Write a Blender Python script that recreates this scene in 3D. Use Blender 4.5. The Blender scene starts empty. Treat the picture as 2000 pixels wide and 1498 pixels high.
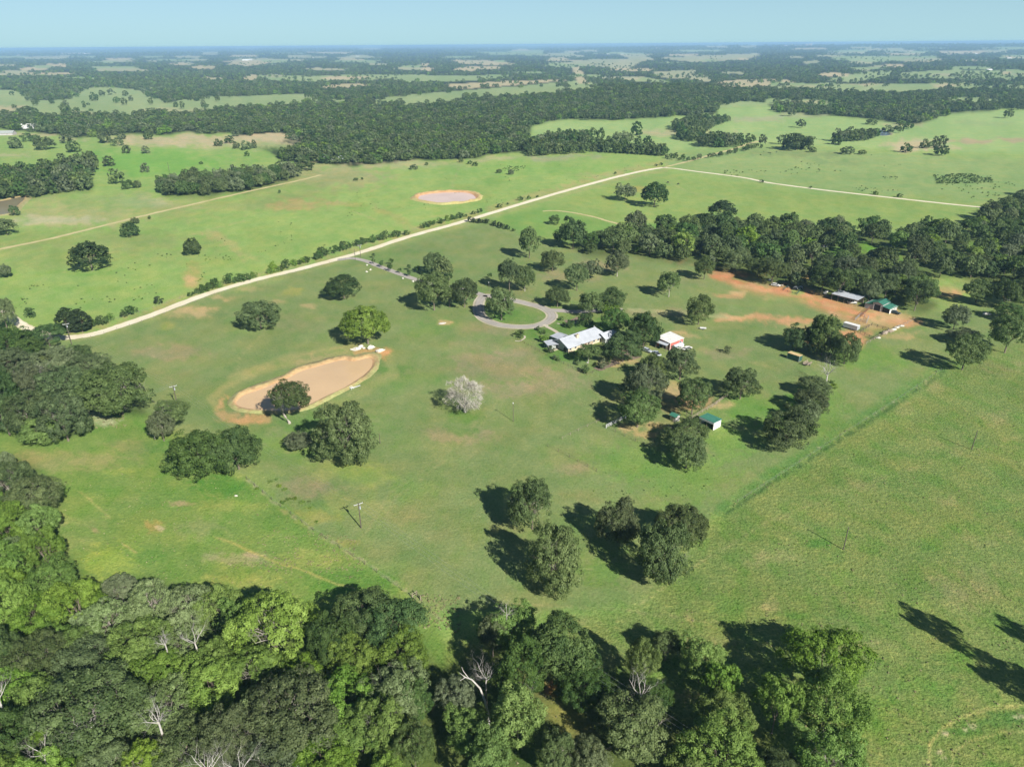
import bpy, math, random
import numpy as np

# ------------------------------------------------------------------ camera, light, exposure
scene = bpy.context.scene
COL = scene.collection
PW, PH, FOC = 2000.0, 1498.0, 1387.0          # the photograph's frame and focal length in its pixels
PITCH, ROLL, CAMH = math.radians(25.5), math.radians(0.42), 118.0
SUN_EL, SUN_AZ = math.radians(34.0), math.radians(145.0)

cd = bpy.data.cameras.new("camera")
cam = bpy.data.objects.new("camera", cd)
COL.objects.link(cam)
scene.camera = cam
cd.sensor_fit = 'HORIZONTAL'
cd.sensor_width = 36.0
cd.lens = 36.0 * FOC / PW
cd.clip_start, cd.clip_end = 1.0, 120000.0
cam.location = (0, 0, CAMH)
from mathutils import Matrix, Vector
cam.rotation_euler = (Matrix.Rotation(math.pi / 2 - PITCH, 3, 'X') @ Matrix.Rotation(-ROLL, 3, 'Z')).to_euler()

world = bpy.data.worlds.new("World")
scene.world = world
world.use_nodes = True
wn = world.node_tree
sky = wn.nodes.new("ShaderNodeTexSky")
sky.sky_type = 'NISHITA'
sky.sun_disc = False
sky.sun_elevation, sky.sun_rotation = SUN_EL, SUN_AZ
sky.altitude, sky.air_density, sky.dust_density, sky.ozone_density = 5500.0, 1.0, 0.6, 1.6
# hazy summer air whitens and evens the low sky all round
def wnode(op, a, b=None):
    n = wn.nodes.new("ShaderNodeMath")
    n.operation = op
    for i, v in enumerate((a, b)):
        if hasattr(v, 'is_linked'):
            wn.links.new(v, n.inputs[i])
        elif v is not None:
            n.inputs[i].default_value = v
    return n.outputs[0]
wsep = wn.nodes.new("ShaderNodeSeparateXYZ")
wn.links.new(wn.nodes.new("ShaderNodeTexCoord").outputs["Generated"], wsep.inputs[0])
wmix = wn.nodes.new("ShaderNodeMix")
wmix.data_type = 'RGBA'
wn.links.new(wnode('MULTIPLY', wnode('EXPONENT', wnode('MULTIPLY', wnode('MAXIMUM', wsep.outputs[2], 0.0), -6.0)), 0.92), wmix.inputs[0])
wn.links.new(sky.outputs[0], wmix.inputs[6])
wmix.inputs[7].default_value = (4.1, 6.75, 7.55, 1)
wn.links.new(wmix.outputs[2], wn.nodes["Background"].inputs[0])
wn.nodes["Background"].inputs[1].default_value = 0.062

sd = bpy.data.lights.new("sun", 'SUN')
sd.energy, sd.angle, sd.color = 5.0, math.radians(0.53), (1.0, 0.965, 0.90)
sun = bpy.data.objects.new("sun", sd)
COL.objects.link(sun)
to_sun = Vector((math.cos(SUN_EL) * math.sin(SUN_AZ), math.cos(SUN_EL) * math.cos(SUN_AZ), math.sin(SUN_EL)))
sun.rotation_euler = to_sun.to_track_quat('Z', 'Y').to_euler()
sun.location = (120, -170, 400)

scene.view_settings.view_transform = 'Standard'
scene.view_settings.look = 'None'
scene.view_settings.gamma = 1.0
scene.view_settings.use_curve_mapping = False
scene.view_settings.exposure = 0.68
scene.render.engine = 'CYCLES'
scene.cycles.max_bounces = 5
scene.cycles.diffuse_bounces = 2
scene.cycles.glossy_bounces = 2
scene.cycles.transmission_bounces = 2
scene.cycles.volume_bounces = 1
scene.cycles.transparent_max_bounces = 4
scene.cycles.caustics_reflective = False
scene.cycles.caustics_refractive = False
scene.render.film_transparent = False

RNG = np.random.RandomState(7)
random.seed(7)

# ------------------------------------------------------------------ maths: noise, terrain, rays
def smooth(a, b, x):
    t = np.clip((x - a) / (b - a), 0, 1)
    return t * t * (3 - 2 * t)

_TAB = np.random.RandomState(3).rand(256, 256)
def vnoise(x, y):
    xi, yi = np.floor(x).astype(int), np.floor(y).astype(int)
    fx, fy = x - xi, y - yi
    fx, fy = fx * fx * (3 - 2 * fx), fy * fy * (3 - 2 * fy)
    a, b = _TAB[xi & 255, yi & 255], _TAB[(xi + 1) & 255, yi & 255]
    c, d = _TAB[xi & 255, (yi + 1) & 255], _TAB[(xi + 1) & 255, (yi + 1) & 255]
    return (a * (1 - fx) + b * fx) * (1 - fy) + (c * (1 - fx) + d * fx) * fy

def height(x, y):
    x, y = np.asarray(x, float), np.asarray(y, float)
    r = np.hypot(x, y)
    w1 = smooth(900, 3500, r)
    h = w1 * ((vnoise(x / 700 + 9, y / 700) - .5) * 12 + (vnoise(x / 2600, y / 2600 + 5) - .5) * 22)
    h += 17 * np.exp(-(((x - 330) / 420) ** 2 + ((y - 1980) / 330) ** 2)) * smooth(900, 1500, r)
    az = np.arctan2(x, np.maximum(y, 1.0))
    h += smooth(8000, 17000, r) * (20 + 34 * smooth(0.0, .7, az) + 26 * (vnoise(x / 5000 + 3, y / 9000) - .3))
    return np.clip(h, -25, 92)

def rays(px, py):
    px, py = np.asarray(px, float), np.asarray(py, float)
    u, v = px - PW / 2, PH / 2 - py
    c, s = math.cos(ROLL), math.sin(ROLL)
    u2, v2 = u * c + v * s, -u * s + v * c
    return np.stack([u2, FOC * math.cos(PITCH) + v2 * math.sin(PITCH), -FOC * math.sin(PITCH) + v2 * math.cos(PITCH)], -1)

def ground(px, py):
    """where the line of sight through a photo point meets the terrain (nan above the horizon)"""
    d = rays(px, py)
    shp = d.shape[:-1]
    d = d.reshape(-1, 3)
    d = d / np.hypot(d[:, 0], d[:, 1])[:, None]           # unit horizontal length: parameter = horizontal range
    flat = np.where(d[:, 2] < -1e-5, -CAMH / np.minimum(d[:, 2], -1e-5), 1e9)
    out = np.full((len(d), 2), np.nan)
    near = flat < 880
    out[near] = d[near, :2] * flat[near, None]
    idx = np.where(~near)[0]
    if len(idx):
        ts = np.geomspace(700, 44000, 260)
        dd = d[idx]
        done = np.zeros(len(idx), bool)
        lo = np.full(len(idx), ts[0]); hi = np.full(len(idx), np.nan)
        for t0, t1 in zip(ts[:-1], ts[1:]):
            act = ~done
            if not act.any():
                break
            da = dd[act]
            under = CAMH + da[:, 2] * t1 < height(da[:, 0] * t1, da[:, 1] * t1)
            k = np.where(act)[0][under]
            lo[k], hi[k], done[k] = t0, t1, True
        ok = done
        for _ in range(14):
            m = (lo + hi) / 2
            mm = np.where(ok, m, 1000.0)
            below = CAMH + dd[:, 2] * mm < height(dd[:, 0] * mm, dd[:, 1] * mm)
            hi = np.where(ok & below, m, hi)
            lo = np.where(ok & ~below, m, lo)
        out[idx[ok]] = dd[ok, :2] * hi[ok, None]
    return out.reshape(shp + (2,))

def G(px, py, z=0.0):
    """point on the plane z above the flat ranch ground (near field)"""
    d = rays(px, py)
    t = (z - CAMH) / d[2]
    return Vector((d[0] * t, d[1] * t, z))

def project(x, y, z):
    X, Y, Z = np.asarray(x, float), np.asarray(y, float), np.asarray(z, float) - CAMH
    dep = Y * math.cos(PITCH) - Z * math.sin(PITCH)
    v2 = (Y * math.sin(PITCH) + Z * math.cos(PITCH)) / np.maximum(dep, 1e-3) * FOC
    u2 = X / np.maximum(dep, 1e-3) * FOC
    c, s = math.cos(ROLL), math.sin(ROLL)
    u, v = u2 * c - v2 * s, u2 * s + v2 * c
    return PW / 2 + u, PH / 2 - v, dep

def lin(c):
    c = np.asarray(c, float) / 255.0
    return np.where(c <= .04045, c / 12.92, ((c + .055) / 1.055) ** 2.4)
def C(r, g, b, k=1.0):
    """reflectance of something that photographs as this sRGB value in full sun"""
    return tuple(np.clip(lin((r, g, b)) / 1.22 * k, 0.002, .85))

# ------------------------------------------------------------------ object helpers
def tag(o, label=None, cat=None, group=None, kind=None):
    if label: o["label"] = label
    if cat: o["category"] = cat
    if group: o["group"] = group
    if kind: o["kind"] = kind
    return o

def empty(name, loc, rz=0.0):
    o = bpy.data.objects.new(name, None)
    o.empty_display_size = 0.5
    o.location = loc
    o.rotation_euler = (0, 0, rz)
    COL.objects.link(o)
    return o

def link(name, mesh, parent=None, loc=(0, 0, 0), rz=0.0, scale=(1, 1, 1)):
    o = bpy.data.objects.new(name, mesh)
    o.location = loc
    o.rotation_euler = (0, 0, rz)
    o.scale = scale
    COL.objects.link(o)
    if parent is not None:
        o.parent = parent
    return o

class MB:
    """collects plain shapes and links them as one mesh object"""
    def __init__(self):
        self.v, self.f = [], []
    def poly(self, pts):
        n = len(self.v)
        self.v += [tuple(p) for p in pts]
        self.f.append(tuple(range(n, n + len(pts))))
        return self
    def box(self, c, s, rz=0.0):
        cx, cy, cz = c
        a, b, h = s[0] / 2, s[1] / 2, s[2] / 2
        co, si = math.cos(rz), math.sin(rz)
        n = len(self.v)
        for dz in (-h, h):
            for dx, dy in ((-a, -b), (a, -b), (a, b), (-a, b)):
                self.v.append((cx + dx * co - dy * si, cy + dx * si + dy * co, cz + dz))
        for q in ((3, 2, 1, 0), (4, 5, 6, 7), (0, 1, 5, 4), (1, 2, 6, 5), (2, 3, 7, 6), (3, 0, 4, 7)):
            self.f.append(tuple(n + i for i in q))
        return self
    def hexa(self, p):
        """eight corners: four below, four above"""
        n = len(self.v)
        self.v += [tuple(q) for q in p]
        for q in ((3, 2, 1, 0), (4, 5, 6, 7), (0, 1, 5, 4), (1, 2, 6, 5), (2, 3, 7, 6), (3, 0, 4, 7)):
            self.f.append(tuple(n + i for i in q))
        return self
    def slab(self, q, t):
        """a sloping sheet of thickness t under the four corners q"""
        return self.hexa([(x, y, z - t) for x, y, z in q] + list(q))
    def tube(self, pts, rad, n=6):
        pts = [Vector(p) for p in pts]
        if not hasattr(rad, '__len__'):
            rad = [rad] * len(pts)
        base = len(self.v)
        for i, p in enumerate(pts):
            d = (pts[min(i + 1, len(pts) - 1)] - pts[max(i - 1, 0)]).normalized()
            a = d.cross(Vector((0, 0, 1)) if abs(d.z) < .9 else Vector((1, 0, 0))).normalized()
            b = d.cross(a)
            for k in range(n):
                t = 2 * math.pi * k / n
                self.v.append(tuple(p + (a * math.cos(t) + b * math.sin(t)) * rad[i]))
        for i in range(len(pts) - 1):
            for k in range(n):
                k2 = (k + 1) % n
                self.f.append((base + i * n + k, base + i * n + k2, base + (i + 1) * n + k2, base + (i + 1) * n + k))
        self.f.append(tuple(base + k for k in range(n))[::-1])
        self.f.append(tuple(base + (len(pts) - 1) * n + k for k in range(n)))
        return self
    def mesh(self, name, m):
        me = bpy.data.meshes.new(name)
        me.from_pydata(self.v, [], self.f)
        for mm in (m if isinstance(m, (list, tuple)) else [m]):
            me.materials.append(mm)
        me.update()
        return me
    def build(self, name, m, parent=None, loc=(0, 0, 0), rz=0.0):
        return link(name, self.mesh(name, m), parent, loc, rz)

def np_mesh(name, co, faces4, m, attrs=()):
    """fast quad mesh from arrays; attrs = [(name, type, per-vertex values)]"""
    me = bpy.data.meshes.new(name)
    nv, nf = len(co), len(faces4)
    me.vertices.add(nv)
    me.vertices.foreach_set("co", np.asarray(co, np.float32).ravel())
    me.loops.add(nf * 4)
    me.loops.foreach_set("vertex_index", np.asarray(faces4, np.int32).ravel())
    me.polygons.add(nf)
    me.polygons.foreach_set("loop_start", np.arange(0, nf * 4, 4, dtype=np.int32))
    for an, at, vals in attrs:
        a = me.attributes.new(an, at, 'POINT')
        a.data.foreach_set("color" if at == 'FLOAT_COLOR' else "value", np.asarray(vals, np.float32).ravel())
    me.materials.append(m)
    me.update(calc_edges=True)
    return me

# ------------------------------------------------------------------ materials
def nodes_of(m):
    m.use_nodes = True
    nt = m.node_tree
    return nt, nt.nodes["Principled BSDF"]

def mix_rgb(nt, a, b, f, mode='MIX'):
    n = nt.nodes.new("ShaderNodeMix")
    n.data_type = 'RGBA'
    n.blend_type = mode
    for sock, val in ((n.inputs[6], a), (n.inputs[7], b), (n.inputs[0], f)):
        if hasattr(val, 'is_linked'):
            nt.links.new(val, sock)
        elif isinstance(val, (int, float)):
            sock.default_value = val
        else:
            sock.default_value = (*val[:3], 1)
    return n.outputs[2]

def maths(nt, op, a, b=None, c=None):
    n = nt.nodes.new("ShaderNodeMath")
    n.operation = op
    for i, val in enumerate((a, b, c)):
        if val is None:
            continue
        if hasattr(val, 'is_linked'):
            nt.links.new(val, n.inputs[i])
        else:
            n.inputs[i].default_value = val
    return n.outputs[0]

def noise(nt, scale, detail=3.0, vec=None, rough=.55, stretch=None):
    n = nt.nodes.new("ShaderNodeTexNoise")
    n.inputs["Scale"].default_value = scale
    n.inputs["Detail"].default_value = detail
    n.inputs["Roughness"].default_value = rough
    if vec is not None:
        if stretch:
            mp = nt.nodes.new("ShaderNodeMapping")
            mp.inputs["Scale"].default_value = stretch[:3]
            mp.inputs["Rotation"].default_value = (0, 0, stretch[3])
            nt.links.new(vec, mp.inputs[0])
            vec = mp.outputs[0]
        nt.links.new(vec, n.inputs["Vector"])
    return n.outputs[0]

def remap(nt, v, a, b, c=0.0, d=1.0):
    n = nt.nodes.new("ShaderNodeMapRange")
    nt.links.new(v, n.inputs[0])
    for i, k in enumerate((a, b, c, d)):
        n.inputs[i + 1].default_value = k
    return n.outputs[0]

def position(nt):
    return nt.nodes.new("ShaderNodeNewGeometry").outputs["Position"]

def mat(name, col, rough=.75, col2=None, scale=1.5, spec=.3, bump=0.0, metal=0.0, local=True):
    m = bpy.data.materials.new(name)
    nt, p = nodes_of(m)
    vec = nt.nodes.new("ShaderNodeTexCoord").outputs["Object"] if local else position(nt)
    c2 = col2 if col2 is not None else tuple(x * .72 for x in col)
    f = remap(nt, noise(nt, scale, 4, vec), .35, .68)
    nt.links.new(mix_rgb(nt, col, c2, f), p.inputs["Base Color"])
    p.inputs["Roughness"].default_value = rough
    p.inputs["Metallic"].default_value = metal
    p.inputs["Specular IOR Level"].default_value = spec
    if bump:
        b = nt.nodes.new("ShaderNodeBump")
        b.inputs["Strength"].default_value = bump
        b.inputs["Distance"].default_value = .05
        nt.links.new(noise(nt, scale * 4, 3, vec), b.inputs["Height"])
        nt.links.new(b.outputs[0], p.inputs["Normal"])
    return m

def foliage(name, dark, light, sat=.10, val=.22, trans=.30, spec=.12):
    m = bpy.data.materials.new(name)
    nt, p = nodes_of(m)
    at = nt.nodes.new("ShaderNodeAttribute")
    at.attribute_name = "tone"
    rnd = nt.nodes.new("ShaderNodeObjectInfo").outputs["Random"]
    c = mix_rgb(nt, dark, light, at.outputs["Fac"])
    hs = nt.nodes.new("ShaderNodeHueSaturation")
    nt.links.new(c, hs.inputs["Color"])
    nt.links.new(remap(nt, rnd, 0, 1, .485, .512), hs.inputs["Hue"])
    nt.links.new(remap(nt, maths(nt, 'FRACT', maths(nt, 'MULTIPLY', rnd, 7.31)), 0, 1, 1 - sat, 1 + sat), hs.inputs["Saturation"])
    nt.links.new(remap(nt, maths(nt, 'FRACT', maths(nt, 'MULTIPLY', rnd, 13.7)), 0, 1, 1 - val, 1 + val), hs.inputs["Value"])
    nt.links.new(hs.outputs[0], p.inputs["Base Color"])
    p.inputs["Roughness"].default_value = .5
    p.inputs["Specular IOR Level"].default_value = spec
    tr = nt.nodes.new("ShaderNodeBsdfTranslucent")
    nt.links.new(mix_rgb(nt, hs.outputs[0], (1.15, 1.25, .55), 1.0, 'MULTIPLY'), tr.inputs[0])
    ms = nt.nodes.new("ShaderNodeMixShader")
    ms.inputs[0].default_value = trans
    nt.links.new(p.outputs[0], ms.inputs[1])
    nt.links.new(tr.outputs[0], ms.inputs[2])
    nt.links.new(ms.outputs[0], nt.nodes["Material Output"].inputs[0])
    return m

M = {}
M['oak'] = foliage("oak_leaves", (.050, .082, .026), (.186, .244, .094), val=.28)
M['dark'] = foliage("dark_leaves", (.036, .076, .022), (.130, .198, .062))
M['bright'] = foliage("bright_leaves", (.072, .138, .022), (.255, .370, .088), trans=.3)
M['lime'] = foliage("lime_leaves", (.085, .155, .022), (.250, .360, .085), trans=.3)
M['pale'] = foliage("pale_leaves", (.105, .155, .050), (.300, .390, .165), trans=.3)
M['grey'] = foliage("grey_leaves", (.076, .102, .046), (.222, .268, .140))
M['twig'] = foliage("bare_twigs", (.23, .21, .17), (.50, .48, .40), trans=.0)
M['cedar'] = foliage("cedar_leaves", (.022, .042, .018), (.070, .105, .045))
M['bark'] = mat("bark", (.20, .165, .125), .9, (.10, .08, .06), 2.0, bump=.4)
M['palebark'] = mat("pale_bark", (.42, .38, .32), .9, (.28, .25, .21), 2.0, bump=.3)
M['deadwood'] = mat("dead_wood", (.52, .49, .44), .85, (.36, .33, .29), 1.5)
M['white_metal'] = mat("white_metal_roof", (.47, .49, .52), .4, (.39, .41, .44), .35, spec=.5)
M['grey_metal'] = mat("grey_metal_roof", (.50, .53, .57), .4, (.42, .44, .47), .5, spec=.5)
M['white'] = mat("white_paint", (.76, .75, .71), .6, (.62, .61, .57), .8)
M['cream'] = mat("cream_stone", (.62, .52, .36), .8, (.48, .39, .27), .9)
M['siding'] = mat("grey_siding", (.36, .38, .35), .75, (.29, .31, .29), .7)
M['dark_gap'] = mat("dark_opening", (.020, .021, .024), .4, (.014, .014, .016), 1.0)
M['glass'] = mat("window_glass", (.03, .04, .05), .12, (.05, .06, .07), .8, spec=.6)
M['red'] = mat("red_siding", (.56, .165, .13), .7, (.46, .13, .10), .6)
M['trim'] = mat("white_trim", (.72, .70, .66), .6)
M['green_roof'] = mat("green_metal_roof", (.055, .20, .135), .42, (.045, .165, .115), .5, spec=.45)
M['tan_wall'] = mat("pale_metal_wall", (.46, .42, .42), .6, (.38, .35, .35), .6)
M['green_wall'] = mat("green_metal_wall", (.030, .105, .085), .5, (.045, .085, .075), .9)
M['yellow_roof'] = mat("yellow_painted_roof", (.66, .50, .26), .6, (.52, .36, .17), 1.0)
M['wood'] = mat("weathered_wood", (.36, .30, .23), .9, (.24, .19, .14), 2.5)
M['rust'] = mat("rusty_pipe", (.24, .11, .06), .8, (.12, .06, .04), 3.0)
M['steel'] = mat("galvanised_steel", (.40, .42, .44), .45, (.30, .31, .33), 2.0, metal=.4)
M['pole'] = mat("pole_wood", (.13, .105, .085), .9, (.085, .07, .055), 2.0)
M['palewood'] = mat("pale_wood", (.55, .55, .55), .8, (.44, .44, .43), 2.0)
M['wire'] = mat("power_wire", (.42, .43, .44), .4, spec=.5, metal=.5)
M['rubber'] = mat("tyre_rubber", (.022, .022, .023), .85)
M['rock'] = mat("limestone", (.68, .65, .58), .85, (.50, .46, .38), 1.2, bump=.5)
M['silver'] = mat("silver_paint", (.44, .47, .50), .3, (.38, .41, .44), .5, spec=.6)
M['darkpaint'] = mat("dark_green_paint", (.035, .055, .045), .4, (.03, .045, .04), .6, spec=.5)
M['blackhide'] = mat("black_hide", (.018, .016, .014), .6)
M['mulch'] = mat("dark_mulch", (.17, .125, .09), .95, (.26, .20, .14), 2.0, local=False)
M['brick'] = mat("red_brick", (.27, .12, .085), .85, (.18, .09, .07), 2.0)

# ------------------------------------------------------------------ what covers the ground (land-cover colour in map form)
PX0, PX1, PY0, PY1, PS = -300, 2300, 70, 1760, 2
RW, RH = (PX1 - PX0) // PS, (PY1 - PY0) // PS
cover = np.zeros((RH, RW, 4), np.float32)                 # rgb reflectance + how tufty the grass is
XX, YY = np.meshgrid(np.arange(RW) * PS + PX0 + 1.0, np.arange(RH) * PS + PY0 + 1.0)
WX = XX + (vnoise(XX / 34, YY / 15) - .5) * 22 + (vnoise(XX / 9, YY / 5) - .5) * 7     # ragged field edges
WY = YY + (vnoise(XX / 30 + 50, YY / 14) - .5) * 9 + (vnoise(XX / 9 + 20, YY / 5) - .5) * 3.5
FARW = smooth(300, 150, YY)
WX = XX + (WX - XX) * (1 - .6 * FARW); WY = YY + (WY - YY) * (1 - .85 * FARW)

def inside(poly, X, Y):
    r = np.zeros(X.shape, bool)
    n = len(poly)
    for i in range(n):
        x0, y0 = poly[i]; x1, y1 = poly[(i + 1) % n]
        if y0 == y1:
            continue
        cnd = ((y0 > Y) != (y1 > Y)) & (X < (x1 - x0) * (Y - y0) / (y1 - y0) + x0)
        r ^= cnd
    return r

def window(x0, y0, x1, y1, pad=30):
    a = max(0, int((y0 - pad - PY0) / PS)); b = min(RH, int((y1 + pad - PY0) / PS) + 1)
    c = max(0, int((x0 - pad - PX0) / PS)); d = min(RW, int((x1 + pad - PX0) / PS) + 1)
    return slice(a, b), slice(c, d)

def blur(a, k):
    if k < 1:
        return a
    for ax in (0, 1):
        p = np.pad(a, [(k, k) if i == ax else (0, 0) for i in range(2)], mode='edge').cumsum(ax)
        p = np.insert(p, 0, 0, ax)
        n = 2 * k + 1
        a = (np.take(p, range(n, p.shape[ax]), ax) - np.take(p, range(0, p.shape[ax] - n), ax)) / n
    return a

def paint(mask, col, w, tuft):
    m = (mask * 1.0)[..., None]
    dst = cover[w]
    dst[..., :3] = dst[..., :3] * (1 - m) + np.asarray(col, np.float32) * m
    if tuft is not None:
        dst[..., 3:] = dst[..., 3:] * (1 - m) + tuft * m

def field(poly, col, soft=2, strength=1.0, tuft=.4, warp=True):
    xs, ys = [p[0] for p in poly], [p[1] for p in poly]
    w = window(min(xs), min(ys), max(xs), max(ys), 40)
    mk = inside(poly, WX[w] if warp else XX[w], WY[w] if warp else YY[w]).astype(np.float32)
    paint(np.clip(blur(mk, soft), 0, 1) * strength, col, w, tuft)

def spot(x, y, rx, ry, col, strength=.7, tuft=None, rot=0.0):
    w = window(x - 1.7 * rx, y - 1.7 * max(ry, rx * abs(math.sin(rot))), x + 1.7 * rx, y + 1.7 * max(ry, rx * abs(math.sin(rot))), 30)
    X, Y = WX[w] - x, WY[w] - y
    c, s = math.cos(rot), math.sin(rot)
    d = np.hypot((X * c + Y * s) / rx, (-X * s + Y * c) / ry)
    d = d + (vnoise(WX[w] / 13, WY[w] / 6) - .5) * .7 + (vnoise(XX[w] / 5 + 31, YY[w] / 3) - .5) * .55
    paint(smooth(1.15, .45, d) * strength, col, w, tuft)

def streak(pts, wid, col, strength=.7, tuft=None, broken=0.0):
    xs, ys = [p[0] for p in pts], [p[1] for p in pts]
    w = window(min(xs), min(ys), max(xs), max(ys), 40)
    X, Y = WX[w] * .35 + XX[w] * .65, WY[w] * .35 + YY[w] * .65
    best = np.full(X.shape, 1e9)
    for (x0, y0), (x1, y1) in zip(pts[:-1], pts[1:]):
        L = (x1 - x0) ** 2 + (y1 - y0) ** 2
        t = np.clip(((X - x0) * (x1 - x0) + (Y - y0) * (y1 - y0)) / L, 0, 1)
        best = np.minimum(best, np.hypot(X - x0 - t * (x1 - x0), Y - y0 - t * (y1 - y0)))
    mk = smooth(wid, wid * .4, best) * strength
    if broken:
        mk = mk * smooth(broken, broken + .25, vnoise(X / 8, Y / 5))
    paint(mk, col, w, tuft)

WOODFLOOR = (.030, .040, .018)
PASTURE = C(150, 176, 98)      # bright back pasture
RANCH = C(132, 149, 92)        # grazed ranch turf
RIGHT = C(131, 150, 84)        # tufty right-hand field
LOWER = C(128, 154, 78)        # lush lower-left meadow
DRY = C(158, 152, 110)
BROWN = C(160, 150, 114)
LUSH = C(98, 140, 62)
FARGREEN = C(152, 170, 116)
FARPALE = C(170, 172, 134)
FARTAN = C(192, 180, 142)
DIRT = C(212, 158, 116)
SAND = C(205, 176, 128)
YELL = C(178, 170, 84)

cover[..., :3] = PASTURE
cover[..., 3] = .35
full = window(PX0, PY0, PX1, PY1, 0)

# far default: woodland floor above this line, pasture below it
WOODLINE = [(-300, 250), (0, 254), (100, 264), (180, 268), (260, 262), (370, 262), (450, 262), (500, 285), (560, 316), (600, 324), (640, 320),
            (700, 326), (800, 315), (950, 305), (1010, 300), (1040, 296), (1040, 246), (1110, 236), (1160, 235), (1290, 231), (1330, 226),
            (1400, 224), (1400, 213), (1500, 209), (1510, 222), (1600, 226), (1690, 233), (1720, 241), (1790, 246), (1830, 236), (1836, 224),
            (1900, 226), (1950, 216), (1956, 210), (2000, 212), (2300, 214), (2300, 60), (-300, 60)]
field(WOODLINE, WOODFLOOR, 1, tuft=.1)
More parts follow.
